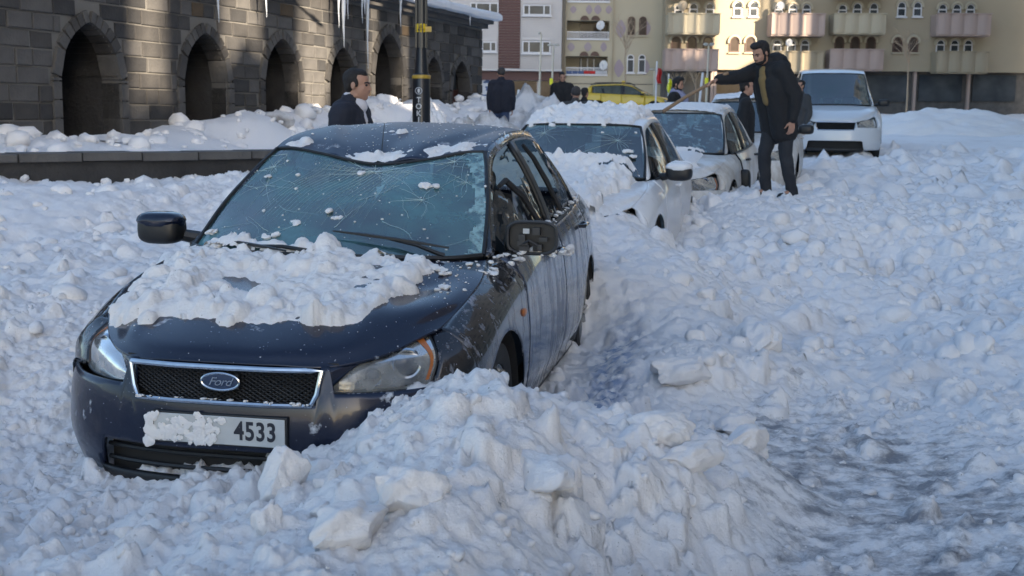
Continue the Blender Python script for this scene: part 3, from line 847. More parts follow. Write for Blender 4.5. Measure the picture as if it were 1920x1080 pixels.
# number plate with its holder and figures
mb = MB(); mb.box(-.268, .268, -.026, .02, .372, .494); pl_frame = mb.build('plate_holder', M['black'], hero, bevel=.004)
mb = MB(); mb.box(-.26, .26, -.031, -.025, .379, .487); pl = mb.build('number_plate', M['plate'], hero, bevel=.003)
text_obj('plate_number', '4533', .098, M['plate_ink'], pl, (.062, -.0317, .433), (R(90), 0, 0), extrude=.0012, space=1.08, align='LEFT', sx=.80, bold=.0022)
# emblem: blue oval with a bright rim and script lettering
mb = MB()
ring = [(.075 * math.cos(2 * math.pi * i / 32), 0, .032 * math.sin(2 * math.pi * i / 32)) for i in range(33)]
em_c = Vector((0, -.006, .612))
mb.add([(0, -.008, .612)] + [(x * .93, -.006, .612 + z * .93) for x, y, z in ring[:-1]], [(0, i + 1, (i + 1) % 32 + 1) for i in range(32)])
em = mb.build('emblem', M['emblem'], hero)
mb = MB(); mb.tube([(x, -.004, .612 + z) for x, y, z in ring], .0045, 6, cap=False); mb.build('emblem_rim', M['chrome'], em)
text_obj('emblem_script', 'Ford', .044, M['chrome'], em, (0, -.0105, .612), (R(90), 0, 0), extrude=.001, shear=.42, space=.9, sx=1.18)
mb = MB(); mb.box(-.07, .07, .002, .05, .585, .64); mb.build('emblem_mount', M['black'], em)
# fog lamp recess in the bumper
for sg in (1, -1):
    G = []
    cv = hg['curve']
    for (u, v) in cv:
        if .50 < sg * u < .71: G.append([(u * 1.004, v - .004 + .0 , z) for z in (.325, .37, .415)])
    if len(G) > 2: panel('fog_lamp_recess', np.array(G), M['black'], hero, sg=-1, thick=.004)
# roof aerial
p = roof_crush((.0, 1.98, 1.42)); base = Vector((0, 1.96, 1.352))
mb = MB(); mb.tube([base + Vector((0, 0, -.01)), base + Vector((0, .03, .02))], [.016, .009], 8); mb.tube([base + Vector((0, .03, .02)), base + Vector((-.085, .36, .165))], [.0035, .0022], 6)
mb.build('aerial', M['black'], hero)
# wipers
def wsp(i, j, lift=.02):
    G = hg['ws']; p = G[int(i * (G.shape[0] - 1)), int(j * (G.shape[1] - 1))]
    return Vector(p) + Vector((0, -lift * .8, lift))
wiper(hero, wsp(0, .83, .015), wsp(.115, .66), wsp(.17, .53))
wiper(hero, wsp(0, .50, .02), wsp(.05, .36), wsp(.06, .22))
# small side repeater on the wing and the bumper's gap to the lamp
for sg in (1, -1):
    mb = MB(); u = side_u(FC, 1.22, .70); mb.ball((sg * (u + .002), 1.22, .70), (.012, .04, .02), 12, 8); mb.build('side_repeater', M['amber'], hero)
# snapped driver's mirror: the shell is gone and the works show
def broken_mirror(root, c):
    v = 1.50; u, z = interp(v, c['top']); z += .035
    e = thing('wing_mirror', None, None); e.parent = root
    cx, cy, cz = u + .085, v - .02, z + .035
    mb = MB()
    sup = lambda d, p: Vector([math.copysign(abs(d[i]) ** .55, d[i]) * (.118, .055, .075)[i] for i in range(3)])
    mb.ball((cx, cy + .02, cz), .1, 26, 16, fn=lambda d, p: sup(d, p) if d.y > -.1 else Vector((sup(d, p).x, -.012 * (abs(d.x) < .9), sup(d, p).z)))
    mb.tube([(u - .01, v + .06, z - .02), (u + .06, v + .02, z + .0)], [.045, .04], 8)
    mb.build('mirror_shell', M['black'], e, label='black mirror shell with its front cover torn off')
    mb = MB()
    ringp = [(cx + sup(Vector((math.cos(a), 0, math.sin(a))), None).x * 1.0, cy - .012, cz + sup(Vector((math.cos(a), 0, math.sin(a))), None).z) for a in np.linspace(0, 2 * math.pi, 33)]
    mb.tube(ringp, .009, 6, cap=False)
    rnd = random.Random(3)
    for k in range(7):
        x = cx + rnd.uniform(-.085, .085); zz = cz + rnd.uniform(-.05, .045); w = rnd.uniform(.01, .025); h = rnd.uniform(.008, .02)
        mb.box(x - w, x + w, cy - .03, cy + .0, zz - h, zz + h)
    mb.tube([(cx - .06, cy - .02, cz - .04), (cx - .01, cy - .035, cz - .01), (cx + .05, cy - .02, cz - .045)], .006, 5)
    mb.build('mirror_frame', mat('worn_black_plastic', (.03, .032, .036), .5), e)
    mb = MB(); mb.box(cx - .038, cx - .008, cy - .034, cy - .030, cz + .022, cz + .045); mb.build('paper_sticker', M['plate'], e)
broken_mirror(hero, FC)
mirror_simple(hero, FC, -1, cap=M['navy'])
# leaning shard of side glass and the loose door seal hanging in the window hole
mb = MB()
sh = [(.775, 1.72, .985), (.80, 2.02, .965), (.70, 2.12, 1.17), (.69, 2.02, 1.20), (.73, 1.86, 1.12)]
mb.add(sh + [(x - .004, y, z) for x, y, z in sh], [(0, 1, 2, 3, 4), (9, 8, 7, 6, 5)]); mb.build('glass_shard', mat('frosted_shard', (.42, .47, .55), .3, coat=.5, noise=(18, (.2, .24, .3), .5)), hero, smooth=False)
mb = MB()
mb.tube([gh(FC, v, t, 1, .014) for v, t in ((1.78, .80), (1.90, .72), (2.02, .45), (2.10, .15), (2.16, .0))], [.012, .016, .018, .016, .013], 6)
mb.build('loose_door_seal', M['rubber'], hero); mb = MB()
mb.tube([gh(FC, v, t, 1, .01) for v, t in ((2.60, .85), (2.68, .70), (2.72, .42), (2.78, .08))], [.010, .014, .016, .012], 6)
mb.build('loose_door_seal', M['rubber'], hero)
# fracture lines: thin ridges lying on the screen, fanning and arching over the glass
def crack_mesh(G, specs, seed, name, root, wd=.0012):
    rs = random.Random(seed); n, m = G.shape[:2]; mb = MB()
    def P(a, b):
        a = min(max(a, 0), 1) * (n - 1); b = min(max(b, 0), 1) * (m - 1); i, j = min(int(a), n - 2), min(int(b), m - 2); fa, fb = a - i, b - j
        p = (G[i, j] * (1 - fa) + G[i + 1, j] * fa) * (1 - fb) + (G[i, j + 1] * (1 - fa) + G[i + 1, j + 1] * fa) * fb
        return Vector(p) + Vector((0, -.0015, .002))
    for pts in specs:
        C = cr(np.array([(a, b, 0) for a, b in pts]), 9 + 4 * len(pts))
        q = [P(c_[0] + rs.uniform(-.0015, .0015), c_[1] + rs.uniform(-.001, .001)) for c_ in C]
        w = wd * rs.uniform(.5, 1.2)
        mb.tube(q, [w * (1 - .7 * i / len(q)) for i in range(len(q))], 3, cap=False)
    return mb.build(name, M['crack'], root, kind='stuff')
rs = random.Random(11); sp = []
for i in range(22):      # parallel arcs sweeping from the header down to the lower middle
    o = i * .013
    sp.append([(.93 - o * .2, .46 + o * 1.0 - .1), (.72, .34 + o * 1.0), (.50, .28 + o * 1.1), (.26 + rs.uniform(-.05, .08), .25 + o * 1.15)])
for cx, cy, nn, rr_ in ((.86, .52, 18, .5), (.75, .12, 12, .25), (.55, .18, 9, .25), (.45, .70, 8, .2), (.9, .8, 10, .3), (.62, .88, 10, .22)):
    for i in range(nn):
        a = 2 * math.pi * (i + rs.random()) / nn; l = rr_ * rs.uniform(.3, 1)
        sp.append([(cx, cy), (cx + l * .5 * math.sin(a), cy + l * .35 * math.cos(a) + rs.uniform(-.01, .01)), (cx + l * math.sin(a), cy + l * .6 * math.cos(a) + rs.uniform(-.04, .04))])
for i in range(30):
    a0, b0 = rs.uniform(.1, .95), rs.uniform(.03, .97); an = rs.uniform(0, 6.28)
    p = [(a0, b0)]
    for k in range(4):
        an += rs.uniform(-.35, .35); a0 += .05 * math.sin(an); b0 += .035 * math.cos(an); p.append((a0, b0))
    sp.append(p)
crack_mesh(hg['ws'], sp, 4, 'fracture_lines', hero)
# pale crushed ice along the edges of the screen
M['ice_rim'] = glass_mat('crushed_ice_rim', (.6, .75, .76), (.30, .48, .52), .42, .58, .85, gloss=.2, scale=16)
G_ = hg['ws']; n_, m_ = G_.shape[:2]; mb = MB(); Gp = G_ + np.array((0, -.002, .003))
for i in range(n_ - 1):
    wv = 2 + int(3.5 * (1 + float(fbm(i * .23, 2.2, 3, 4))) + 5 * max(0, i / n_ - .45)); 
    for j in range(m_ - 1 - wv, m_ - 1): mb.add([Gp[i, j], Gp[i, j + 1], Gp[i + 1, j + 1], Gp[i + 1, j]], [(3, 2, 1, 0)])
mb.build('ice_rim', M['ice_rim'], hero)

# ================================================================== ground and snow
def ground_z(x, y):
    y = np.asarray(y, float)
    return .050 * np.clip(y - 10, 0, 17) + .018 * np.clip(y - 27, 0, 50)
CTRL = []
def cz(px, py, z): p = at_z(px, py, z); CTRL.append((p.x, p.y, z))
def cy(px, py, Y): p = at_y(px, py, Y); CTRL.append((p.x, Y, p.z))
for a in [(415,1080,.40),(415,925,.27),(520,905,.31),(600,885,.39),(650,862,.47),(700,830,.50),(745,790,.55),(790,762,.59),(830,745,.61),(870,735,.62),(910,738,.62),(945,748,.60),(1000,768,.60),(1100,800,.50),(1190,795,.48),(1270,805,.44),(1370,830,.30),(1440,850,.18),(1505,860,.09),
          (700,1080,.43),(960,1080,.36),(1200,1080,.2),(1400,1080,.07),(1505,1000,.04),(1700,1080,.04),(900,900,.5),(1100,900,.38),(1300,950,.12),(1505,900,.04),(600,980,.42),(800,980,.46),(1000,1000,.34),(1700,900,.05),(1900,1000,.1),
          (200,940,.18),(0,940,.14),(200,1080,.32),(0,1080,.28),(-200,1000,.3),
          (1020,775,.18),(1100,750,.16),(1200,760,.2),(1350,780,.12),(1450,760,.10),(1550,760,.08),(1700,760,.08),(1900,760,.12),
          (1130,570,.17),(1090,650,.14),(1050,700,.15),(1200,650,.26),(1300,640,.36),(1400,650,.3),(1480,640,.16),(1560,640,.1),
          (1250,520,.36),(1350,500,.48),(1450,560,.3),(1500,500,.22),(1600,520,.12),(1750,560,.12),(1900,560,.25)]:
    cz(*a)
for a in [(1060,440,8.95),(1130,470,8.9),(1180,430,9.3),(1225,436,9.9),(1300,440,10.4),(1350,362,12.2),(1380,352,12.4),(1450,372,12.4),(1500,352,13.0),(1300,405,11.6),(1500,440,10.2),(1500,400,11.2),(1400,405,11.3),(1600,420,11.5),(1750,400,12.5),(1900,400,12.5),
          (1150,372,9.75),(1110,400,9.3),(1090,345,9.75),
          (1120,312,10.6)]:
    cy(*a)
# beyond and beside: depth of snow over the rising street
for (x, y, z) in [(.3, 9.2, .86), (.75, 9.25, .83), (-.2, 9.2, .86), (.5, 9.05, .82), (.75, 9.05, .82), (.6, 9.35, .92), (.95, 9.15, .84), (.85, 9.25, .88), (1.02, 9.35, .82), (1.3, 9.7, .56), (1.45, 10.2, .50), (1.6, 10.9, .44), (1.85, 11.8, .42), (2.1, 12.4, .5), (1.3, 9.2, .6), (-3.6, 5, .5), (-3.4, 8, .6), (-3.8, 11, .9), (-6, 8, .9), (-6, 12, 1.15), (-3, 13.5, .95), (-9, 14, 1.25), (-8, 17, 1.35), (-5, 18, 1.25), (-2.5, 18, .95), (-1.5, 14, .75), (0, 15, .8), (-2.9, 3.0, .4), (-5, 3, .6),
                  (1, 18, .8), (4.5, 16, .5), (6, 14, .45), (3, 20, .75), (6, 20, .7), (9, 15, .55), (8, 10, .3), (12, 12, .7), (6, 6, .15), (9, 6, .5), (5, 3, .12), (0, 1.2, .35), (3, 1.2, .1), (-2, 1.2, .35), (6, 1, .3), (-2.6, 9.6, .6)]:
    CTRL.append((x, y, z))
CT = np.array(CTRL)
def _near(x, y):
    num = np.zeros_like(x); den = np.zeros_like(x) + 1e-9
    for cx, cyy, zc in CT:
        s = .20 + .040 * max(cyy - 2, 0)
        w = 1 / (1 + ((x - cx) ** 2 + ((y - cyy) * .75) ** 2) / (s * s)) ** 2.2
        num += w * zc; den += w
    return num / den
_want = CT[:, 2].copy()
for _ in range(7):      # pull the smoothed surface back through its own control heights
    CT[:, 2] = np.clip(CT[:, 2] + .8 * (_want - _near(CT[:, 0], CT[:, 1])), _want - .28, _want + .28)
def base_z(X, Y):
    """snow surface through the control heights: normalised gaussian weights with a local width"""
    X = np.asarray(X, float); Y = np.asarray(Y, float); sh = X.shape
    x = X.ravel(); y = Y.ravel(); num = np.zeros_like(x); den = np.zeros_like(x) + 1e-9
    for cx, cyy, zc in CT:
        s = .20 + .040 * max(cyy - 2, 0)
        d2 = ((x - cx) ** 2 + ((y - cyy) * .75) ** 2) / (s * s)
        w = 1 / (1 + d2) ** 2.2
        num += w * zc; den += w
    near = num / den
    far = ground_z(x, y) + .10 + .12 * fbm(x * .25, y * .25, 3, 5)
    # bank along the foot of the stone wall
    wl_ = (x - (-12.1 + .329 * y)) / 1.05
    bank = .95 * np.exp(-((wl_ - .6) / 1.5) ** 2) * sstep(39, 33, y)
    far = far + bank * (.75 + .5 * fbm(x * .8, y * .8, 3, 2))
    t = sstep(15.0, 19.0, y + .35 * np.abs(x - 2) * 0)
    near = near - .035
    return (near * (1 - t) + far * t).reshape(sh)
def thin_at(X, Y):
    """1 where the street shows through as grey ice"""
    a = .82 * sstep(.40, 1.2, X - .10 * (Y - 4)) * sstep(7.6, 5.2, Y) * 1.0
    b = sstep(3.0, 4.2, X) * sstep(10.5, 8.0, Y) * .8
    c = sstep(1.0, 1.8, X) * sstep(3.6, 3.0, Y)
    return np.maximum(np.maximum(a, b), c * .8) * (1 - .45 * sstep(1.7, 2.6, X))
def detail(X, Y):
    w = np.clip((Y - 2) / 14, 0, 1)
    th = thin_at(X, Y)
    wx = X + .10 * fbm(X * 4, Y * 4, 3, 8); wy = Y + .10 * fbm(X * 4 + 9, Y * 4, 3, 11)
    rid = lambda a, b, sd: 1 - np.abs(fbm(a, b, 2, sd)) * 2.2
    d = (.045 * fbm(X * 2.2, Y * 2.2, 3, 1) + .026 * (billow(wx * 6, wy * 6, 3, 2) - .5) - .022 * np.clip(rid(wx * 7, wy * 7, 5) - .72, 0, 1) * 2 + .020 * fbm(wx * 13, wy * 13, 3, 6) + .018 * fbm(X * 30, Y * 30, 3, 3, .7))
    return d * (1 - .72 * th) * (1 + .5 * w)
# clods: blocky lumps pressed into the surface, one list for every sheet of snow
def clod_density(x, y):
    th = float(thin_at(np.array(x), np.array(y)))
    path = math.exp(-((x - (.45 + .13 * (y - 5))) / .55) ** 2) * (5.2 < y < 10)
    return max(.10, (1 - .80 * th) * (1 - .75 * path))
rc = random.Random(21); CL = []
def scatter_clods(n, x0, x1, y0, y1, rmin, rmax, pw):
    for i in range(n):
        x, y = rc.uniform(x0, x1), rc.uniform(y0, y1)
        if rc.random() > clod_density(x, y): continue
        if x < .38 * (y - 4.2) - .3 and y > 4.6 and x < -2.2 + .2 * y and x > -2.4 and y < 8.3: continue
        r = rmin * (rmax / rmin) ** (rc.random() ** pw)
        CL.append((x, y, r, r * rc.uniform(.6, 1.0), rc.uniform(0, 3.14), r * rc.uniform(.45, .95), rc.uniform(-.45, .45), rc.uniform(-.45, .45), rc.uniform(1.8, 4.5)))
scatter_clods(4200, -2.8, 3.0, 2.3, 6.6, .010, .10, 2.1)
scatter_clods(1500, -3.0, 14.0, 16.0, 26.0, .05, .26, 1.8)
scatter_clods(5200, -3.5, 7.5, 6.0, 16.2, .018, .13, 2.0)
CLA = np.array(CL); CLZ = base_z(CLA[:, 0], CLA[:, 1])
def clod_field(x0, y0, nx, ny, s, Hh):
    cap = Hh.copy()
    for (x, y, a, b, rot, h, tx, ty, pw), z in zip(CL, CLZ):
        R_ = a * 1.25
        i0 = max(int((x - R_ - x0) / s), 0); i1 = min(int((x + R_ - x0) / s) + 2, nx)
        j0 = max(int((y - R_ - y0) / s), 0); j1 = min(int((y + R_ - y0) / s) + 2, ny)
        if i1 <= i0 or j1 <= j0: continue
        gx = x0 + np.arange(i0, i1) * s - x; gy = y0 + np.arange(j0, j1) * s - y
        GX, GY = np.meshgrid(gx, gy, indexing='ij')
        c_, s_ = math.cos(rot), math.sin(rot)
        lx = (GX * c_ + GY * s_) / a; ly = (-GX * s_ + GY * c_) / b
        wob = 1 + .25 * fbm((GX + x) * 1.6 / a * .8, (GY + y) * 1.6 / a * .8, 2, 3)
        d = (np.abs(lx) ** pw + np.abs(ly) ** pw) ** (1 / pw) * wob
        rk = random.Random(int(x * 9931 + y * 7717)); dome = np.sqrt(np.clip(1 - d ** 3, 0, 1))
        if rk.random() < .42:
            pl_ = np.ones_like(d)
            for q_ in range(4):
                an_ = rk.uniform(0, 6.28); pl_ = np.minimum(pl_, (rk.uniform(.55, 1.0) - lx * math.cos(an_) - ly * math.sin(an_)) * rk.uniform(.8, 2.2))
            dome = np.clip(np.minimum(pl_, dome * 1.4), 0, 1)
        dome = h * dome * (1 + tx * lx + ty * ly) * (1 + .5 * fbm((GX + x) * 2.2 / a, (GY + y) * 2.2 / a, 3, 6)) - .12 * h
        top = z + dome + .3 * (Hh[i0:i1, j0:j1] - z) * 0
        sub = cap[i0:i1, j0:j1]
        cap[i0:i1, j0:j1] = np.where(d < 1, np.maximum(sub, np.maximum(top, Hh[i0:i1, j0:j1] + dome * .6)), sub)
    return cap
def snow_patch(name, x0, x1, y0, y1, s, m, label=None, drop=0.):
    nx = int((x1 - x0) / s) + 1; ny = int((y1 - y0) / s) + 1
    X, Y = np.meshgrid(x0 + np.arange(nx) * s, y0 + np.arange(ny) * s, indexing='ij')
    # coarse base, then upsample
    k = max(1, int(.06 / s))
    cxs = x0 + np.arange(0, nx + k, k) * s; cys = y0 + np.arange(0, ny + k, k) * s
    CX, CY = np.meshgrid(cxs, cys, indexing='ij'); B = base_z(CX, CY)
    fi = np.arange(nx) / k; fj = np.arange(ny) / k
    i = fi.astype(int); j = fj.astype(int); a = (fi - i)[:, None]; b = (fj - j)[None, :]
    Z = (B[i][:, j] * (1 - a) + B[i + 1][:, j] * a) * (1 - b) + (B[i][:, j + 1] * (1 - a) + B[i + 1][:, j + 1] * a) * b
    Z = Z + detail(X, Y)
    Z = clod_field(x0, y0, nx, ny, s, Z)
    Z = Z + .009 * fbm(X * 52, Y * 52, 2, 4) * (1 - .6 * thin_at(X, Y))
    V = np.stack([X, Y, Z - drop], -1)
    f = quads(nx, ny)
    o = raw(name, V.reshape(-1, 3), f[:, ::-1], m, kind='structure')
    at = o.data.attributes.new('thin', 'FLOAT', 'POINT'); at.data.foreach_set('value', thin_at(X, Y).astype(np.float32).ravel())
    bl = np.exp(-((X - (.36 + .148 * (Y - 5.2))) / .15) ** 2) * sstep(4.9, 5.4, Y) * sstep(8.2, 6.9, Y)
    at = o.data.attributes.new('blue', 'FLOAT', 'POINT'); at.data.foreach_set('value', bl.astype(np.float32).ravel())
    if label: o['label'] = label
    return o, Z
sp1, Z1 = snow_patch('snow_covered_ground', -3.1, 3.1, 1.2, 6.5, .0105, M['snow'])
sp2, Z2 = snow_patch('snow_covered_ground', -3.4, 7.6, 6.45, 16.2, .021, M['snow'])
sp3, _ = snow_patch('snow_covered_ground', -14.5, -3.25, 1.2, 16.2, .04, M['snow'])
sp4, _ = snow_patch('snow_covered_ground', 7.5, 24.0, 1.2, 16.2, .08, M['snow'])
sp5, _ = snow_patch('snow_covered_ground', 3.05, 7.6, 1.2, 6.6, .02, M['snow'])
sp6, _ = snow_patch('snow_covered_ground', -3.0, 14.0, 16.1, 26.0, .05, M['snow'])
def snow_height(x, y):
    if -3.1 < x < 3.09 and 1.2 < y < 6.5: return float(Z1[int((x + 3.1) / .0105), int((y - 1.2) / .0105)])
    if -3.4 < x < 7.5 and 6.5 <= y < 15.9: return float(Z2[int((x + 3.4) / .021), int((y - 6.5) / .021)])
    return float(base_z(np.array([x]), np.array([y]))[0])
# far street under packed snow, out to the horizon
xs = np.concatenate([np.linspace(-420, -30, 12), np.arange(-28, 40, .35), np.linspace(45, 420, 12)])
ys = np.concatenate([np.arange(16, 60, .3), np.arange(60, 110, 1.5), np.linspace(120, 800, 10)])
X, Y = np.meshgrid(xs, ys, indexing='ij')
Z = base_z(X, Y) + (.10 * fbm(X * 1.1, Y * 1.1, 4, 1) + .10 * (billow(X * 2.2, Y * 2.2, 2, 2) - .5)) * (Y < 110)
Z = Z - .22 * ((X > -2.9) & (X < 13.9) & (Y < 25.9))
o = raw('snow_covered_street', np.stack([X, Y, Z], -1).reshape(-1, 3), quads(*X.shape)[:, ::-1], M['snow'], kind='structure')
raw('ground', [(-500, -400, -.25), (500, -400, -.25), (500, 900, -.25), (-500, 900, -.25)], [(0, 1, 2, 3)], M['snow'], kind='structure')

# lumps of snow: faceted blocks in twelve shapes
def chunk_shape(seed, sub=2, cuts=7):
    rs = np.random.RandomState(seed); bm = bmesh.new(); bmesh.ops.create_icosphere(bm, subdivisions=sub, radius=1)
    v = np.array([x.co[:] for x in bm.verts]); f = [tuple(x.index for x in q.verts) for q in bm.faces]; bm.free()
    v *= np.array([1, rs.uniform(.65, 1), rs.uniform(.5, .85)])
    for k in range(cuts):
        n = rs.normal(size=3); n /= np.linalg.norm(n); d = rs.uniform(.42, .72)
        t = v @ n - d; v = v - np.where(t > 0, t * .92, 0)[:, None] * n
    v += (rs.rand(*v.shape) - .5) * (.07 if sub < 4 else .012)
    nn = v / np.linalg.norm(v, axis=1, keepdims=True)
    v += nn * (fbm(v[:, 0] * 2.2 + seed, v[:, 1] * 2.2 + v[:, 2] * 1.7, 3, 3) * .22)[:, None]
    return v, np.array(f)
CH = [chunk_shape(i) for i in range(12)]; CHS = [chunk_shape(i + 20, 1, 5) for i in range(8)]
CHH = [chunk_shape(i + 40, 4, 9) for i in range(5)]
class Lumps:
    def __init__(s): s.v = []; s.f = []; s.n = 0
    def add(s, p, r, rs, hi=False, flat=1., normal=None):
        v, f = (rs.choice(CHH) if hi else rs.choice(CHS if r < .011 else CH))
        Q = Matrix.Rotation(rs.uniform(0, 6.28), 3, 'Z') @ Matrix.Rotation(rs.uniform(-.5, .5), 3, 'X')
        v = v @ np.array(Q.transposed()); v = v * np.array([r, r, r * flat])
        if normal is not None:
            q = normal.to_track_quat('Z', 'Y').to_matrix(); v = v @ np.array(q.transposed())
        s.v.append(v + np.array(p)); s.f.append(f + s.n); s.n += len(v)
    def build(s, name, m, parent=None, kind='stuff', label=None):
        return raw(name, np.concatenate(s.v), np.concatenate(s.f), m, parent, kind=kind, label=label, smooth=False)
rs = random.Random(5); LU = Lumps(); k = 0
while k < 4000:
    q_ = rs.random()
    if q_ < .12: x, y, r = rs.uniform(-9, -3), rs.uniform(4, 13), .03 * 5 ** (rs.random() ** 1.8)
    elif q_ < .65: x, y, r = rs.uniform(-2.6, 2.6), rs.uniform(2.4, 6.6), .005 * 10 ** (rs.random() ** 2.6)
    else: x, y, r = rs.uniform(-2.5, 6.8), rs.uniform(6.2, 15.5), .025 * 6 ** (rs.random() ** 1.8)
    if rs.random() > clod_density(x, y): continue
    LU.add((x, y, snow_height(x, y) - r * .05), r, rs); k += 1
o = LU.build('loose_snow_lumps', M['snow_chunk']); tag(o, 'loose lumps of broken snow strewn over the shovelled snow', 'snow')
# single blocks that stand out
def block(px, py, z, r, label, sc=(1, 1, 1), rz=0., seed=0, m='snow_chunk', name='snow_block', Y=None):
    v, f = chunk_shape(60 + seed, 5, 9); v = v * (1 + .05 * fbm(v[:, 0] * 5 + seed, v[:, 1] * 5 + v[:, 2] * 4, 4, 2)[:, None]) + 0
    p = at_y(px, py, Y) if Y else at_z(px, py, z)
    p.z = snow_height(p.x, p.y) + r * sc[2] * .25
    o = raw(name, v * r * np.array(sc), f, M[m]); o.location = p; o.rotation_euler = (0, 0, rz)
    return tag(o, label, 'snow block', 'blocks of snow thrown up by shovelling')
block(532, 905, .40, .115, 'pointed white snow block standing before the number plate of the blue car', (.75, .8, 1.35), .3, 1)
block(1240, 800, .46, .13, 'rounded snow block topping the middle of the foreground heap', (1.1, .9, .8), .2, 2)
block(1395, 842, .22, .13, 'wide pale snow block on the right end of the foreground heap', (1.2, .8, .7), 1.0, 3)
block(1420, 855, .14, .05, 'small round snowball at the foot of the wide block on the right', (1, 1, .9), 0., 4)
block(1290, 942, .20, .14, 'tilted grey-bottomed snow slab in the right foreground', (1.2, .7, .75), .6, 5)
block(505, 1010, .36, .075, 'upright brick-shaped snow lump in the lower left foreground', (.7, .7, 1.35), .2, 6)
block(640, 1035, .40, .14, 'large smooth snow slab at the bottom of the photo', (1.2, .8, .6), .9, 7)
block(1010, 905, .42, .13, 'broad snow boulder low in the middle of the foreground heap', (1.3, .9, .7), 2.1, 8)
block(770, 950, .46, .12, 'egg-shaped snow boulder on the left slope of the foreground heap', (1, .9, .9), .1, 9)
block(1380, 770, .20, .12, 'snow block lying on the slush beyond the foreground heap', (1.3, .8, .7), .1, 10)
block(1270, 660, .36, .20, 'snow boulder halfway along the shovelled path', (1.2, .9, .6), .5, 11)
block(1420, 620, .34, .22, 'big snow boulder at the right edge of the shovelled path', (1.2, .8, .7), 1.7, 12)

# ---- snow lying on car bodies
def bvh_of(objs):
    V, F = [], []
    for G in objs:
        G = np.asarray(G); n, m = G.shape[:2]; b = len(V); V += [tuple(p) for p in G.reshape(-1, 3)]; F += [tuple(int(i) + b for i in q) for q in quads(n, m)]
    return BVHTree.FromPolygons(V, F)
def body_snow(name, grids, root, u0, u1, v0, v1, step, thick, label, cat='snow', group=None, m='snow_car', seed=0, clods=140, cr_=(.02, .11), zlift=0.):
    """a crust of snow resting on bodywork; thick(u, v) gives its depth, negative where there is none"""
    bv = bvh_of(grids); nx = int((u1 - u0) / step) + 1; ny = int((v1 - v0) / step) + 1
    X, Y = np.meshgrid(u0 + np.arange(nx) * step, v0 + np.arange(ny) * step, indexing='ij')
    Zs = np.full(X.shape, np.nan)
    for i in range(nx):
        for j in range(ny):
            h = bv.ray_cast(Vector((X[i, j], Y[i, j], 3)), Vector((0, 0, -1)))
            if h[0] is not None: Zs[i, j] = h[0].z
    T = thick(X, Y); T0 = T.copy()
    rr = random.Random(seed)
    for q in range(clods):
        x, y = rr.uniform(u0, u1), rr.uniform(v0, v1); a = cr_[0] * (cr_[1] / cr_[0]) ** (rr.random() ** 1.5); b = a * rr.uniform(.6, 1); h = a * rr.uniform(.35, .75); rot = rr.uniform(0, 3.1)
        tc = float(thick(np.array([x]), np.array([y]))[0])
        if tc < -.006: continue
        c_, s_ = math.cos(rot), math.sin(rot); GX, GY = X - x, Y - y
        lx = (GX * c_ + GY * s_) / a; ly = (-GX * s_ + GY * c_) / b; pw = rr.uniform(1.9, 4)
        w = np.abs(GX) + np.abs(GY) < 2.5 * a
        d = (np.abs(lx) ** pw + np.abs(ly) ** pw) ** (1 / pw) * (1 + .3 * fbm(X * 1.3 / a, Y * 1.3 / a, 2, q % 40))
        dome = max(tc, 0) * .8 + h * np.sqrt(np.clip(1 - d ** 3, 0, 1)) * (1 + rr.uniform(-.4, .4) * lx + rr.uniform(-.4, .4) * ly)
        dome = dome * (.65 + .7 * vnoise(X * 1.1 / a, Y * 1.1 / a, q % 50))
        T = np.where(w & (d < 1), np.maximum(T, dome), T)
    T = T + .013 * fbm(X * 34, Y * 34, 3, 5)
    ok = ~np.isnan(Zs)
    Zt = np.where(ok, Zs, 0) + np.maximum(T, -.02) + zlift
    f = quads(nx, ny)
    keep = ok.ravel()[f].all(1) & (T.ravel()[f].max(1) > -.004)
    f = f[keep][:, ::-1]
    used = np.unique(f); mp = np.full(nx * ny, -1); mp[used] = np.arange(len(used))
    V = np.stack([X, Y, Zt], -1).reshape(-1, 3)[used]
    Mx = np.array(root.matrix_basis if hasattr(root, 'matrix_basis') else Matrix())
    o = raw(name, V, mp[f], M[m]); o.matrix_world = root.matrix_basis.copy()
    return tag(o, label, cat, group, 'stuff' if cat is None else None), bv
bpy.context.view_layer.update()
def dabs(name, bv, root, lst, label, seed=1, m='snow_car', hi=True):
    """small lumps of snow clinging to a surface: (u, v, size)"""
    L_ = Lumps(); rr = random.Random(seed)
    for (u, v, r) in lst:
        h = bv.ray_cast(Vector((u, v, 3)), Vector((0, 0, -1)))
        if h[0] is None: continue
        n = h[1] if h[1].z > 0 else -h[1]
        for q in range(3 if r > .02 else 1):
            d = Vector((rr.uniform(-1, 1), rr.uniform(-1, 1), 0)) * r * .8 * (q > 0)
            L_.add(h[0] + d + n * r * .12, r * rr.uniform(.5, .9), rr, hi=(r > .03 and hi), flat=.55, normal=n)
    if not L_.v: return None
    o = L_.build(name, M[m]); o.matrix_world = root.matrix_basis.copy()
    return tag(o, label, 'snow')
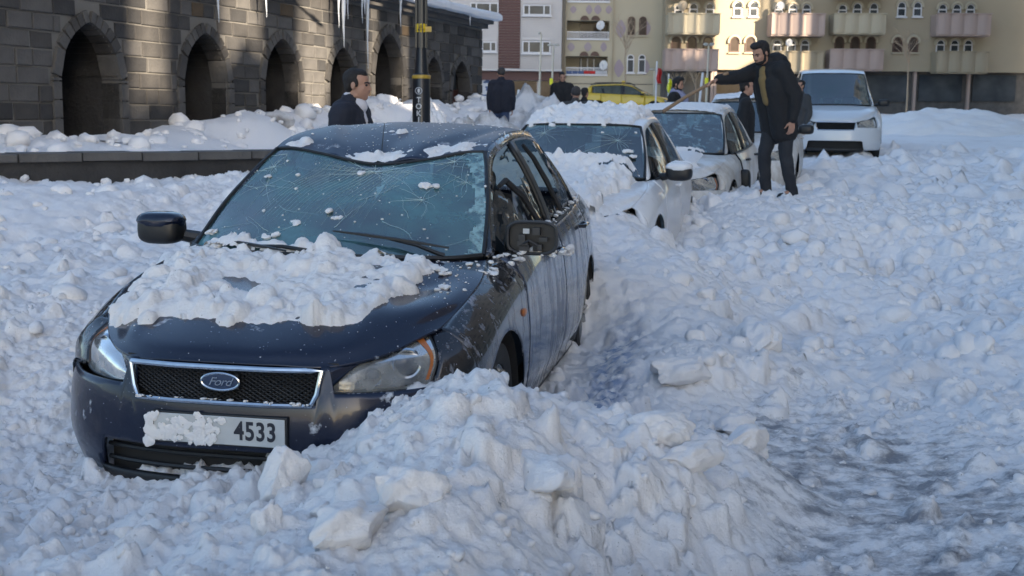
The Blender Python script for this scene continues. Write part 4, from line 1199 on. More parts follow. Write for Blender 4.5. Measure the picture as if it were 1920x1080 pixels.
# bonnet of the blue car
def hood_t(X, Y):
    n = fbm(X * 3.2, Y * 3.2, 4, 12); n2 = fbm(X * 9, Y * 9, 3, 14)
    e = .52 - .9 * np.clip(.62 - Y, 0, 1) * np.clip(X + .0, 0, 1) - .40 * sstep(.8, 1.2, Y) * 0
    left = sstep(-.80, -.60, X); right = sstep(.56, .44, X + .02 - .16 * (Y - .6) + .05 * n); front = sstep(.20, .30, Y - .12 * np.abs(X - .0) - .06 * n); back = 1.0
    mk = left * right * front
    return (mk - .5) * .06 + .030 * n + .026 * n2 - .008 - .14 * sstep(1.03, 1.13, Y - .16 * sstep(-.15, -.5, X) - .03 * n2) - .045 * np.exp(-((X + .18) / .22) ** 2 - ((Y - .66) / .10) ** 2)
o, hbv = body_snow('bonnet_snow', [hg['hood'], hg['ws'][:14]], hero, -.78, .70, .10, 1.30, .0085, hood_t, 'thick broken crust of snow lying on the dark blue bonnet', seed=3, clods=650, cr_=(.010, .070))
rr = random.Random(8); lst = []
for i in range(120):
    lst.append((rr.gauss(.60, .10), rr.gauss(.95, .18), .004 * 5 ** (rr.random() ** 2)))
for i in range(60): lst.append((rr.uniform(-.7, .6), rr.uniform(.2, .5), .003 * 4 ** rr.random() ** 2))
lst += [(.58, .98, .04), (.61, .94, .03), (.64, .80, .032), (.63, .76, .02), (.55, 1.02, .03), (.68, 1.10, .025), (.66, 1.16, .03), (.72, 1.12, .02)]
dabs('bonnet_crumbs', hbv, hero, lst, 'crumbs of snow scattered over the driver side of the bonnet', 2)
wbv = bvh_of([hg['ws']])
lst = [(-.50, 1.22, .03), (-.42, 1.17, .035), (-.36, 1.10, .03), (-.30, 1.15, .03), (-.24, 1.16, .035), (-.18, 1.24, .035), (-.62, 1.30, .035), (-.40, 1.38, .02), (-.30, 1.55, .018), (-.05, 1.34, .028), (.0, 1.28, .022), (.10, 1.26, .014),
       (.34, 1.60, .045), (.39, 1.62, .03), (-.34, 1.68, .02), (-.02, 1.74, .028), (-.50, 1.70, .025), (-.45, 1.82, .02), (.30, 1.35, .012), (.16, 1.45, .010), (.05, 1.50, .008), (-.14, 1.50, .008), (-.28, 1.32, .012), (-.54, 1.15, .05), (-.60, 1.20, .05), (.22, 1.30, .012)]
for i in range(70): lst.append((rr.uniform(-.6, .55), rr.uniform(1.12, 1.85), .003 * 3 ** rr.random()))
dabs('windscreen_snow', wbv, hero, lst, 'small lumps of snow sticking to the cracked windscreen of the blue car', 5)
def roof_t(X, Y):
    n = fbm(X * 5, Y * 3.2, 4, 22)
    a = np.exp(-((X + .02) / .20) ** 2 - ((Y - (1.93)) / .07) ** 2) * 1.0
    b = np.exp(-((X - .36) / .24) ** 2 - ((Y - (1.98 + .25 * (X - .2))) / .12) ** 2) * 1.0
    c = np.exp(-((X + .47) / .12) ** 2 - ((Y - 2.02) / .09) ** 2) * .9
    d = np.exp(-((X + .25) / .13) ** 2 - ((Y - 2.75) / .16) ** 2) * .62 + np.exp(-((Y - 3.02 + .1 * X) / .09) ** 2) * .40 + np.exp(-((X + .05) / .2) ** 2 - ((Y - 2.4) / .05) ** 2) * .5
    return np.maximum(np.maximum(a, b), np.maximum(c, d)) * .035 + .030 * n - .024
o, rbv = body_snow('roof_snow', [hg['roof']], hero, -.56, .56, 1.86, 3.4, .0095, roof_t, 'thin patches of snow on the caved-in blue roof', seed=9, clods=60, cr_=(.012, .04))
lst = [(rr.uniform(-.5, .5), rr.uniform(1.95, 3.2), .003 * 5 ** (rr.random() ** 2)) for i in range(220)]
dabs('roof_crumbs', rbv, hero, lst, 'tiny crumbs of snow over the caved-in blue roof', 6)
# snow frozen onto window sills and the mirror of the blue car
L_ = Lumps(); rr = random.Random(14)
for i in range(70):
    v = rr.uniform(1.30, 3.5); p = gh(FC, max(v, 1.3), rr.uniform(0, .07) if v > 1.7 else rr.uniform(0, .02), 1, .012)
    L_.add(p, rr.uniform(.006, .022), rr, flat=.7)
for i in range(60):
    v = rr.uniform(1.0, 1.5); tu, tz = interp(v, FC['top']); L_.add((tu + rr.uniform(-.02, .05), v, tz - rr.uniform(.0, .05)), rr.uniform(.006, .03), rr, flat=.6)
for i in range(26):
    v = rr.choice((1.5, 2.1, 2.3, 2.9)) + rr.gauss(0, .12); L_.add(gh(FC, v, 1.0 + rr.uniform(-.05, .03), 1, .004), .003 * 4 ** (rr.random() ** 2), rr)
for i in range(26):
    L_.add((.95 + rr.uniform(-.1, .1), 1.50 + rr.uniform(-.04, .04), .955 + rr.uniform(-.03, .0)), rr.uniform(.01, .022), rr)
for i in range(18):
    L_.add((.96, 2.24 + rr.uniform(-.1, .08), .86 + rr.uniform(-.02, .02)), rr.uniform(.01, .026), rr)
for i in range(40):
    L_.add((rr.uniform(-.36, .36), .0, .536 + .008 * rr.random()), rr.uniform(.006, .016), rr, flat=.6)
for i in range(50):
    u = rr.uniform(.45, .8); L_.add((u, on_nose(u) + .02, .568), rr.uniform(.004, .012), rr, flat=.6)
for i in range(90):
    L_.add((-.28 + .30 * rr.random() ** 1.5, -.034, rr.uniform(.378, .488)), .008 * 4 ** rr.random(), rr, hi=True, flat=.28, normal=Vector((0, -1, 0)))
o = L_.build('clinging_snow', M['snow_car'], kind=None); o.matrix_world = hero.matrix_basis.copy(); tag(o, 'frozen snow clinging to the sills, lamps and grille of the blue car', 'snow')

# ================================================================== the other vehicles
def place_z(x, y): return float(ground_z(0, y))
# second car: white hatchback deep in snow
C2 = scaled(focus_cfg(), .945, .92, .985, gz0=.50)
A2 = R(14.5)
W2 = thing('parked_car', 'white hatchback buried to the bonnet in snow, second in the row behind the blue car', 'car', (.18, 9.30, .11), -A2, 'snowed-in cars parked along the street')
g2 = build_car(C2, W2, M['white_car'], ws_mat=M['wsglass2'], headlight='round')
mirror_simple(W2, C2, 1, cap=M['white_car']); mirror_simple(W2, C2, -1, cap=M['white_car'])
wiper(W2, (.45, 1.02, .95), (.10, 1.06, .99), (-.25, 1.08, 1.0))
sp2_ = []
rs = random.Random(31)
for cx, cy_, nn, rr_ in ((.66, .74, 16, .5), (.8, .30, 14, .3), (.35, .5, 8, .3)):
    for i in range(nn):
        a = 2 * math.pi * (i + rs.random()) / nn; l = rr_ * rs.uniform(.4, 1)
        sp2_.append([(cx, cy_), (cx + l * .5 * math.sin(a), cy_ + l * .3 * math.cos(a)), (cx + l * math.sin(a), cy_ + l * .6 * math.cos(a) + rs.uniform(-.04, .04))])
crack_mesh(g2['ws'], sp2_, 6, 'fracture_lines', W2, wd=.0016)
def t2(X, Y):
    n = fbm(X * 2.5, Y * 2.5, 4, 31)
    return .018 + (.035 + .030 * n) * sstep(1.95, 2.15, Y) + .022 * sstep(2.2, 2.6, Y) * (1 + n) - .16 * sstep(.44, .56, X + .03 * n) - .12 * sstep(1.72, 1.68, Y - .30 * X * X)
body_snow('roof_snow', [g2['roof'], g2['ws'][-6:]], W2, -.55, .55, 1.62, 3.35, .011, t2, 'lumpy layer of snow on the roof of the second car, the white one', seed=12, clods=260, cr_=(.015, .08))
bpy.context.view_layer.update()
def t2h(X, Y):
    n = fbm(X * 2.5, Y * 2.5, 4, 33)
    return .11 + .05 * n - .18 * sstep(.50, .70, X + .15 * sstep(.9, .4, Y)) + .03 * sstep(.8, 1.1, Y)
body_snow('bonnet_snow', [g2['hood'], g2['ws'][:6]], W2, -.75, .72, .06, 1.16, .012, t2h, 'deep snow covering the bonnet of the second car, the white one', seed=13, clods=420, cr_=(.012, .075))
mb_v = bvh_of([np.array([[(x, y, 1.06 * .985 - 1.2 * (x - .93) ** 2 * 0) for y in np.linspace(1.36, 1.56, 6)] for x in np.linspace(.83, 1.09, 8)])])
def tm(X, Y): return .055 * np.sqrt(np.clip(1 - ((X - .955) / .14) ** 2 - ((Y - 1.45) / .11) ** 2, 0, 1)) - .006
body_snow('mirror_snow', [np.array([[(x, y, 1.035) for y in np.linspace(1.3, 1.62, 6)] for x in np.linspace(.80, 1.12, 8)])], W2, .80, 1.12, 1.32, 1.60, .01, tm, 'smooth cap of snow on the black wing mirror of the second car', seed=1, clods=0)
dabs('windscreen_snow', bvh_of([g2['ws']]), W2, [(.50, 1.42, .05), (.53, 1.36, .045), (.22, 1.62, .022), (.02, 1.2, .03), (-.28, 1.2, .03), (-.1, 1.7, .02), (.5, 1.7, .02), (.52, 1.25, .04)], 'lumps of snow on the windscreen of the second car, the white one', 7)
# third car: small white hatchback, muddy flank
C3 = scaled(focus_cfg(), .90, .885, 1.0, gz0=.5)
A3 = R(18.0)
W3 = thing('parked_car', 'small muddy white hatchback with frosted windscreen, third in the row', 'car', (1.46, 13.0, .21), -A3, 'snowed-in cars parked along the street')
C3['handle'] = M['black']
g3 = build_car(C3, W3, M['white_car2'], ws_mat=M['wsglass3'], headlight='round')
wiper(W3, (.35, .93, .955), (.02, .97, .99), (-.25, .98, .99)); wiper(W3, (-.1, .93, .955), (-.35, .97, .99), (-.5, .98, .99))
def t3(X, Y): return .028 + .01 * fbm(X * 2, Y * 2, 3, 41) - .07 * sstep(.40, .56, X)
body_snow('roof_snow', [g3['roof']], W3, -.52, .52, 1.70, 3.2, .02, t3, 'smooth thin layer of snow on the roof of the third car', seed=2, clods=8)
def t3h(X, Y): return .030 + .012 * fbm(X * 2, Y * 2, 3, 43) - .09 * sstep(.30, .62, X)
body_snow('bonnet_snow', [g3['hood'], g3['ws'][:4]], W3, -.72, .70, .06, 1.12, .02, t3h, 'smooth layer of snow on the bonnet of the third car', seed=2, clods=5)
# its mirror torn off and hanging by a cable
mb = MB(); u3, z3 = interp(1.36, C3['top'])
mb.tube([(u3 + .0, 1.30, z3 + .02), (u3 + .07, 1.34, z3 - .08), (u3 + .10, 1.38, z3 - .2)], .009, 6)
hang = mb.build('mirror_cable', M['black'], W3)
mb = MB(); mb.ball((u3 + .12, 1.40, z3 - .34), .1, 18, 14, fn=lambda d, p: Vector([math.copysign(abs(d[i]) ** .6, d[i]) * (.07, .07, .16)[i] for i in range(3)]))
mb.build('wing_mirror', M['black'], W3, label='black wing mirror hanging down by its cable')
mb = MB(); mb.tube([(-.02, 3.0, 1.50), (-.02, 3.1, 1.56)], [.02, .008], 6); mb.build('aerial', M['black'], W3)
# fourth: silver estate behind the man, its front corner crumpled
C4 = scaled(focus_cfg(), .95, 1.0, 1.02)
W4 = thing('parked_car', 'muddy grey estate car standing behind the man with the stick', 'car', (3.15, 17.2, .38), -R(15), 'snowed-in cars parked along the street')
g4 = build_car(C4, W4, M['white_car2'], ws_mat=M['wsglass2'], lod=0, headlight='round')
body_snow('roof_snow', [g4['roof']], W4, -.55, .55, 1.9, 3.5, .03, lambda X, Y: .05 + .02 * fbm(X * 2, Y * 2, 3, 51), 'even layer of snow on the roof of the grey estate car', seed=3, clods=10)
mirror_simple(W4, C4, 1)
mirror_simple(W4, C4, -1)
# van further up
C5 = scaled(focus_cfg(), 1.02, 1.02, 1.18)
C5['rail'] = [(v, u * 1.08, z * 1.0 + (.12 if v > 1.9 else 0)) for v, u, z in C5['rail']]
C5['rail'] = C5['rail'][:5] + [(2.9, .66, 1.87), (3.6, .66, 1.87), (4.0, .655, 1.85), (4.12, .66, 1.80), (4.20, .70, 1.30)]
C5['ws'][-1] = [(u * 1.08, v, z + .12) for u, v, z in C5['ws'][-1]]; C5['ws'][-2] = [(u * 1.05, v, z + .07) for u, v, z in C5['ws'][-2]]
W5 = thing('parked_van', 'tall white van with dark windscreen at the right edge behind the man', 'van', (6.25, 23.5, .72), -R(12), 'vans further up the street')
g5 = build_car(C5, W5, M['white_van'], ws_mat=M['wsglass2'], lod=0, headlight='round')
mirror_simple(W5, C5, 1); mirror_simple(W5, C5, -1)
# yellow taxi estate, seen from its side
C6 = scaled(focus_cfg(), .95, 1.06, 1.0)
C6['rail'] = C6['rail'][:6] + [(3.3, .57, 1.46), (3.9, .56, 1.43), (4.25, .58, 1.34), (4.40, .65, 1.08)]
C6['cpil'] = 4.05; C6['top'] = C6['top'][:-2] + [(4.30, .77, 1.03), (4.42, .73, 1.01)]; C6['W'] = C6['W'][:-2] + [(4.25, .87), (4.42, .84)]
p6 = at_y(1248, 200, 64.0)
W6 = thing('taxi', 'yellow estate taxi with black roof bars seen from the side beyond the white roof', 'taxi', (p6.x + .55, 64.0, 1.66), R(-90 - 6 + 180), None)
W6.rotation_euler = (0, 0, R(-90 + 7))
g6 = build_car(C6, W6, M['yellow'], ws_mat=M['wsglass2'], lod=0, headlight='round')
p6 = at_y(1263, 200, 61.0); W6.rotation_euler = (0, 0, R(82)); W6.location = (p6.x, 61.0, at_y(1170, 157, 61.5).z - 1.52)
for sg in (1, -1):
    mb = MB(); mb.tube([(sg * .55, 1.95, 1.44)] + [(sg * .56, v, 1.535 + .02 * math.sin((v - 1.9) * 1.4)) for v in (2.2, 2.8, 3.4, 3.9)] + [(sg * .55, 4.15, 1.42)], .022, 6); mb.build('roof_bar', M['black'], W6)
mb = MB(); mb.box(-.17, .17, 2.45, 2.62, 1.52, 1.66); mb.build('roof_sign', M['yellow'], W6, bevel=.02)
mirror_simple(W6, C6, 1, cap=M['yellow']); mirror_simple(W6, C6, -1, cap=M['yellow'])

# ================================================================== buildings
M['stone'] = mat('dark_basalt', (.030, .029, .030), .9, noise=(2.2, (.085, .082, .08), .2), bump=(18, .8, .02))
M['stone2'] = mat('grey_basalt', (.055, .054, .055), .9, noise=(2.6, (.14, .135, .13), .2), bump=(18, .8, .02))
M['stone3'] = mat('brown_basalt', (.05, .036, .024), .9, noise=(3, (.12, .088, .055), .2), bump=(18, .8, .02))
M['stone4'] = mat('black_basalt', (.022, .022, .024), .9, noise=(2.4, (.06, .06, .062), .2), bump=(18, .8, .02))
M['mortar'] = mat('pale_mortar', (.17, .165, .155), .95, bump=(30, .5, .01))
M['icicle'] = mat('icicle_ice', (.62, .68, .76), .25, coat=.5, bump=(12, .3, .02))
M['roof_snow'] = snow_mat('roof_snow', clean=(.82, .84, .88), amount=.15)
M['siding'] = mat('white_siding', (.56, .54, .53), .6, noise=(.6, (.46, .44, .44), .3))
M['brown_clad'] = mat('brown_cladding', (.105, .05, .045), .6, noise=(.8, (.085, .04, .038), .3))
M['bglass'] = mat('window_glass', (.025, .032, .04), .15, spec=.25, noise=(.7, (.09, .10, .11), .5))
M['bglass_brown'] = mat('brown_window_glass', (.03, .02, .018), .15, spec=.25, noise=(.9, (.09, .07, .06), .5))
M['wframe'] = mat('white_window_frame', (.62, .62, .64), .5)
M['bframe'] = mat('brown_window_frame', (.08, .04, .03), .5)
M['beige'] = mat('beige_render', (.40, .355, .26), .9, noise=(.35, (.46, .41, .31), .3), bump=(3, .2, .02))
M['beige2'] = mat('warm_beige_render', (.38, .325, .235), .9, noise=(.35, (.31, .265, .19), .2), bump=(3, .2, .02))
M['pinkr'] = mat('pink_render', (.36, .285, .26), .9, noise=(.5, (.42, .33, .29), .3))
M['lilac'] = mat('lilac_paint', (.30, .245, .28), .9, noise=(.8, (.34, .29, .30), .3))
M['dish'] = mat('satellite_dish_white', (.60, .60, .60), .5)
M['metal_dark'] = mat('dark_painted_steel', (.014, .017, .024), .35, .3, coat=.3)
M['metal_pale'] = mat('pale_steel', (.48, .45, .38), .45, .3)
M['post_yellow'] = mat('gold_band', (.42, .27, .03), .45, coat=.3)
M['sign_yellow'] = mat('yellow_sticker', (.65, .45, .01), .5)
M['bright_yellow'] = mat('bright_yellow_plastic', (.72, .70, .02), .5)
M['wood'] = mat('red_brown_door', (.085, .03, .022), .6, noise=(4, (.055, .02, .016), .3, (6, 6, .6)))
M['bark'] = mat('pale_bark', (.36, .28, .20), .9, bump=(20, .5, .02))
M['red_flag'] = mat('red_cloth', (.45, .02, .02), .8)
M['orange'] = mat('orange_cladding', (.62, .30, .09), .6)
M['print'] = mat('blue_print', (.05, .09, .20), .6)
M['pane_pale'] = mat('pale_poster', (.50, .52, .56), .6)

# ---- the long basalt hall on the left
WX0, WSL = -12.1, .329
wdir = Vector((WSL, 1, 0)).normalized(); wn_ = Vector((wdir.y, -wdir.x, 0))     # wn_ points to the street
wl_len = math.sqrt(1 + WSL * WSL)
hall = thing('stone_hall', 'long dark basalt hall with pointed arches and snow on its eaves, left of the street', 'building', (WX0, 0, 0), math.atan2(wdir.y, wdir.x))
# local: x along the wall (= Y * wl_len), y away from the street, z up
s_ = lambda Y: Y * wl_len
HB, HT = .2, 4.05
arches_ = [(14.3, 15.6, 2.75, 1), (17.2, 18.5, 2.85, 1), (20.1, 21.4, 2.9, 1), (22.6, 23.9, 2.97, 1), (25.1, 26.3, 2.95, 1), (27.2, 28.75, 3.40, 2), (30.0, 31.05, 3.0, 1), (31.75, 33.05, 2.98, 3)]
arches_ = [(s_(a), s_(b), t, k) for a, b, t, k in arches_]
def arch_top(x, a, b, t):
    """height of the arch opening at x: a pointed arch"""
    c = (a + b) / 2; hw = (b - a) / 2
    if abs(x - c) >= hw: return -9
    spr = t - hw * 1.25
    R_ = hw * 1.45; d = R_ - hw
    y = math.sqrt(max(R_ * R_ - (abs(x - c) + d) ** 2, 0)); ymax = math.sqrt(R_ * R_ - d * d)
    return spr + y / ymax * hw * 1.25
S0, S1 = s_(11.0), s_(34.0)
# mortar core with real niches
mb = MB(); xs = []
x = S0
while x < S1: xs.append(x); x += .06
xs.append(S1)
for x0, x1 in zip(xs[:-1], xs[1:]):
    xm = (x0 + x1) / 2; lo = HB
    for a, b, t, k in arches_: lo = max(lo, arch_top(xm, a, b, t))
    mb.add([(x0, 0, lo), (x1, 0, lo), (x1, 0, HT), (x0, 0, HT)], [(0, 1, 2, 3)])
    if lo > HB: mb.add([(x0, 0, lo), (x1, 0, lo), (x1, 1.5, lo), (x0, 1.5, lo)], [(0, 3, 2, 1)], 1)
for a, b, t, k in arches_:
    for xx in (a, b): mb.add([(xx, 0, HB), (xx, 1.5, HB), (xx, 1.5, t), (xx, 0, t)], [(0, 1, 2, 3)], 1)
mb.add([(S1, 0, HB), (S1, 9, HB), (S1, 9, HT), (S1, 0, HT)], [(0, 1, 2, 3)])
mb.build('wall_core', [M['mortar'], M['stone4']], hall, smooth=False)
mb = MB(); mb.box(S0, S1, 1.51, 9, HB, HT - .02); mb.build('inner_wall', M['stone4'], hall, smooth=False)
# stones: one object each, meshes shared
def stone_mesh(w, h, d, mm, seed):
    rr = random.Random(seed); bm = bmesh.new(); bmesh.ops.create_cube(bm, size=1)
    for v in bm.verts: v.co = Vector((v.co.x * w + rr.uniform(-.006, .006), v.co.y * d + rr.uniform(-.008, .008), v.co.z * h + rr.uniform(-.005, .005)))
    bmesh.ops.bevel(bm, geom=[e for e in bm.edges if all(v.co.y < 0 for v in e.verts)], offset=.013, segments=1, affect='EDGES')
    me = bpy.data.meshes.new('stone'); bm.to_mesh(me); bm.free(); me.materials.append(mm); return me
CH_ = .245
wset = (.34, .42, .5, .58, .66)
SM = [[stone_mesh(w, CH_ - .022, .12, mm, i * 7 + j) for j, w in enumerate(wset)] for i, mm in enumerate([M['stone'], M['stone2'], M['stone'], M['stone4'], M['stone3'], M['stone2']])]
rs = random.Random(77); nst = 0; MBrest = MB(); cand = []
z = HB
row = 0
while z + CH_ < HT + .02:
    zc = z + CH_ / 2; x = S0 - rs.uniform(0, .4)
    while x < S1 - .1:
        j = rs.randrange(5); w = wset[j]
        x0, x1 = x, x + w
        # keep clear of arch openings and their rings
        blocked = None
        for a, b, t, k in arches_:
            g = .17
            top = max(arch_top(min(max(q, a + .01), b - .01), a, b, t) for q in (x0, x1, (x0 + x1) / 2) if a - .01 < min(max(q, a), b) < b + .01)
            if zc - CH_ * .4 < t + .12 and x1 > a - g and x0 < b + g:
                # width of the opening at this height
                hw = 0
                for q in np.linspace(a, (a + b) / 2, 24):
                    if arch_top(q + .001, a, b, t) + .15 > zc - CH_ * .3: hw = (a + b) / 2 - q; break
                lo_, hi_ = (a + b) / 2 - hw - .16, (a + b) / 2 + hw + .16
                if hw > 0 and x1 > lo_ and x0 < hi_: blocked = (lo_, hi_); break
        if blocked:
            lo_, hi_ = blocked
            if lo_ - x0 > .12: cand.append(((x0 + lo_) / 2, zc, (lo_ - x0), j))
            x = hi_; continue
        x1 = min(x1, S1)
        if x1 - x0 > .1: cand.append(((x0 + x1) / 2, zc, x1 - x0, j))
        x += w
    z += CH_; row += 1
cand = [c for c in cand if c[1] > 1.0]
def stone_prio(c):
    Y = c[0] / wl_len; vis = 1 if (Y > 12.2 and c[1] < CAM_H + 215 / 2250 * Y + .3) else 0
    return (-vis, Y)
cand.sort(key=stone_prio)
for i, (xc, zc, w, j) in enumerate(cand):
    i2 = rs.choices(range(6), [4, 4, 3, 4, .5, 3])[0]
    j = min(range(5), key=lambda q: abs(wset[q] - w))
    if i < 270:
        o = bpy.data.objects.new('stone', SM[i2][j]); link(o, hall); o.location = (xc, .036 + rs.uniform(-.012, .010), zc); o.scale = ((w - .022) / wset[j], 1, 1)
    else:
        d = rs.uniform(-.012, .012); MBrest.box(xc - w / 2 + .011, xc + w / 2 - .011, -.024 + d, .06, zc - CH_ / 2 + .011, zc + CH_ / 2 - .011, i2)
if MBrest.n: MBrest.build('far_stones', [M['stone'], M['stone2'], M['stone'], M['stone4'], M['stone3'], M['stone2']], hall, smooth=False, kind='stuff')
# arch rings of wedge stones, niche stones, door
nring = 0
for ai, (a, b, t, k) in enumerate(arches_):
    c = (a + b) / 2; hw = (b - a) / 2; pts = []
    spr = t - hw * 1.25
    for zz in np.arange(1.2, spr, .26): pts.append((a, zz))
    for q in np.linspace(a, c, 7): pts.append((q + .0005, arch_top(q + .001, a, b, t)))
    pts = pts + [(2 * c - x, zz) for x, zz in pts[::-1][1:]]
    for (x0, z0), (x1, z1) in zip(pts[:-1], pts[1:]):
        p, q = Vector((x0, 0, z0)), Vector((x1, 0, z1)); d = q - p
        if d.length < .03: continue
        n = Vector((-d.z, 0, d.x)).normalized(); dd = d.normalized() * .008; wd = .17 if k != 2 else .20
        A = [p + dd, q - dd, q - dd + n * wd, p + dd + n * wd]
        v = [(w.x, -.055, w.z) for w in A] + [(w.x, .30, w.z) for w in A]
        m_ = M['stone2'] if rs.random() < .6 else M['stone']
        raw('arch_stone', v, [(0, 1, 2, 3), (7, 6, 5, 4), (0, 4, 5, 1), (1, 5, 6, 2), (2, 6, 7, 3), (3, 7, 4, 0)], m_, hall, smooth=False)
    # stones lining the niche
    if k in (1, 2) and ai in (3, 4, 5):
        zz = 1.0
        while zz < t - .3:
            x = a + rs.uniform(-.3, 0)
            while x < b:
                w = rs.uniform(.34, .6); x0, x1 = max(x, a + .01), min(x + w, b - .01)
                if x1 - x0 > .08 and arch_top((x0 + x1) / 2, a, b, t) > zz + .2:
                    o = bpy.data.objects.new('niche_stone', SM[4 if k == 2 and rs.random() < .75 else rs.choice((0, 3))][2]); link(o, hall); o.location = ((x0 + x1) / 2, 1.47 if k != 2 else .80, zz + .13); o.scale = ((x1 - x0 - .02) / .5, 1, 1.05)
                x += w
            zz += .27
    if k == 3:
        mb = MB(); mb.box(a + .03, b - .03, .30, .38, HB, t - .75); d_ = mb.build('door', M['wood'], hall)
        for q in range(1, 5):
            mb = MB(); xx = a + .03 + (b - a - .06) * q / 5; mb.box(xx - .012, xx + .012, .285, .30, HB, t - .76); mb.build('door_batten', M['wood'], d_)
        mb = MB(); mb.box(a + .1, b - .1, .33, .36, t - .75, t - .25); mb.build('fanlight', M['bglass'], hall)
# eaves, roof and its snow
mb = MB(); mb.box(S0, S1 + .15, -.30, .2, HT, HT + .10); mb.box(S0, S1 + .08, -.16, .1, HT - .12, HT); mb.build('eaves_cornice', M['stone2'], hall, smooth=False)
xs = np.linspace(S0, S1 + .3, 160); G = []
for x in xs:
    n1 = float(fbm(x * 1.3, 3.3, 3, 4)); th = .20 + .07 * n1; ov = .42 + .10 * float(fbm(x * 2.1, 1.0, 3, 7))
    col = [(-.05, 0), (-ov, -.02 + .05 * n1), (-ov - .05, .07), (-ov, th * .8), (-.1, th + .05), (2.5, th + .55), (6, th + 1.3), (9, th + 1.6)]
    G.append([(x, yy, HT + .11 + zz) for yy, zz in col])
G = np.array(G); mb = MB(); mb.grid(np.stack([cr(g, 26) for g in G])); mb.build('roof_snow', M['roof_snow'], hall)
mb = MB(); mb.box(S0, S1, .15, 9, HT - .02, HT + .08); mb.build('roof', M['stone2'], hall, smooth=False)
rs = random.Random(6)
def icicle(px, ytop, ybot, wpx):
    Y = -WX0 / (WSL - (px - 960) / 2250.)
    p0 = at_y(px, ybot, Y - .35)
    l = max(.12, HT + .12 - p0.z); mb = MB(); n = 9
    r0 = wpx / 2250 * Y / 2
    mb.tube([(0 + .01 * math.sin(i), 0, -l * i / (n - 1)) for i in range(n)], [r0 * (1 - (i / (n - 1)) ** .8) * (1 + .15 * math.sin(i * 2.3)) + .004 for i in range(n)], 7)
    o = mb.build('icicle', M['icicle'], hall); x = s_(Y)
    o.location = (x, -.38, HT + .12)
for a in [(615, 0, 88, 13), (606, 0, 50, 6), (623, 0, 34, 6), (660, 0, 128, 8), (650, 0, 42, 5), (655, 0, 25, 9), (722, 0, 48, 6), (770, 0, 38, 3), (470, 0, 30, 9), (380, 0, 40, 12), (853, 0, 47, 4)]: icicle(*a)

# ---- helpers for the flats at the end of the street
class Flat:
    def __init__(s, Y, root): s.Y = Y; s.r = root
    def X(s, px): return (px - 960) / FOC * s.Y * 1.0
    def Z(s, py, px=1200): return at_y(px, py, s.Y).z
    def box(s, name, px0, px1, py0, py1, d0, d1, m, parent=None, **k):
        x0, x1 = s.X(px0), s.X(px1); pc = (px0 + px1) / 2; z1, z0 = s.Z(py0, pc), s.Z(py1, pc)
        mb = MB(); mb.box(x0, x1, s.Y - d1, s.Y - d0, z0, z1); return mb.build(name, m, parent or s.r, smooth=False, **k)
    def window(s, px0, px1, py0, py1, m=None, fm=None, arch=False, splits=(), trans=None, depth=.03, sill=True, hood=None):
        m = m or M['bglass']; fm = fm or M['wframe']
        x0, x1 = s.X(px0), s.X(px1); pc = (px0 + px1) / 2; z1, z0 = s.Z(py0, pc), s.Z(py1, pc)
        yf = s.Y - depth; t = min(.09, (x1 - x0) * .12)
        n = 12; c = (x0 + x1) / 2; hw = (x1 - x0) / 2
        out = [(x0, z0), (x1, z0)] + ([(c + hw * math.cos(a), z1 - hw + hw * math.sin(a)) for a in np.linspace(0, math.pi, n)] if arch else [(x1, z1), (x0, z1)])
        hi = hw - t; inn = [(x0 + t, z0 + t), (x1 - t, z0 + t)] + ([(c + hi * math.cos(a), z1 - hw + hi * math.sin(a)) for a in np.linspace(0, math.pi, n)] if arch else [(x1 - t, z1 - t), (x0 + t, z1 - t)])
        k = len(out); v = [(x, yf - .06, z) for x, z in out] + [(x, yf - .06, z) for x, z in inn] + [(x, yf + .1, z) for x, z in out] + [(x, yf, z) for x, z in inn]
        f = []
        for i in range(k):
            j = (i + 1) % k; f += [(i, j, k + j, k + i), (i, 2 * k + i, 2 * k + j, j), (k + i, k + j, 3 * k + j, 3 * k + i)]
        mb = MB(); mb.add(v, f)
        for sx in splits: xx = x0 + (x1 - x0) * sx; mb.box(xx - .045, xx + .045, yf - .058, yf, z0 + t, z1 - t)
        if trans is not None: zz = z0 + (z1 - z0) * trans; mb.box(x0 + t, x1 - t, yf - .058, yf, zz - .045, zz + .045)
        w = mb.build('window', fm, s.r, smooth=False)
        raw('pane', [(x, yf - .012, z) for x, z in inn], [tuple(range(len(inn)))], m, w, smooth=False)
        if hood:
            mb = MB(); pts = [(c + hw * 1.22 * math.cos(a), yf - .10, z1 - hw + hw * 1.22 * math.sin(a)) for a in np.linspace(-.25, math.pi + .25, 14)]
            mb.tube(pts, .10, 5); mb.build('arch_moulding', hood, w)
        if sill:
            mb = MB(); mb.box(x0 - .08, x1 + .08, yf - .16, yf, z0 - .10, z0 - .005); mb.build('sill', fm if fm is not M['bframe'] else M['beige'], w, smooth=False)
        return w
    def dish(s, px, py, r, m=None, tilt=.3, Yoff=.5, parent=None):
        p = Vector((s.X(px), s.Y - Yoff, s.Z(py, px))); rr = r / FOC * s.Y
        mb = MB(); q = Vector((-.35, -1, tilt)).to_track_quat('Z', 'Y').to_matrix(); V = []
        for i in range(7):
            a = rr * i / 6
            for k in range(24): an = 2 * math.pi * k / 24; V.append(tuple(q @ Vector((a * math.cos(an) * .86, a * math.sin(an), .22 * a * a / rr))))
        mb.add(V, quads(7, 24, True).tolist())
        mb.tube([q @ Vector((0, -rr * .9, .2 * rr)), q @ Vector((0, 0, rr * .75))], .02, 5); mb.ball(q @ Vector((0, 0, rr * .75)), .06, 8, 6); mb.tube([(0, 0, 0), (0, .25, -rr)], .03, 5)
        o = mb.build('satellite_dish', m or M['dish']); o.location = p
        return o
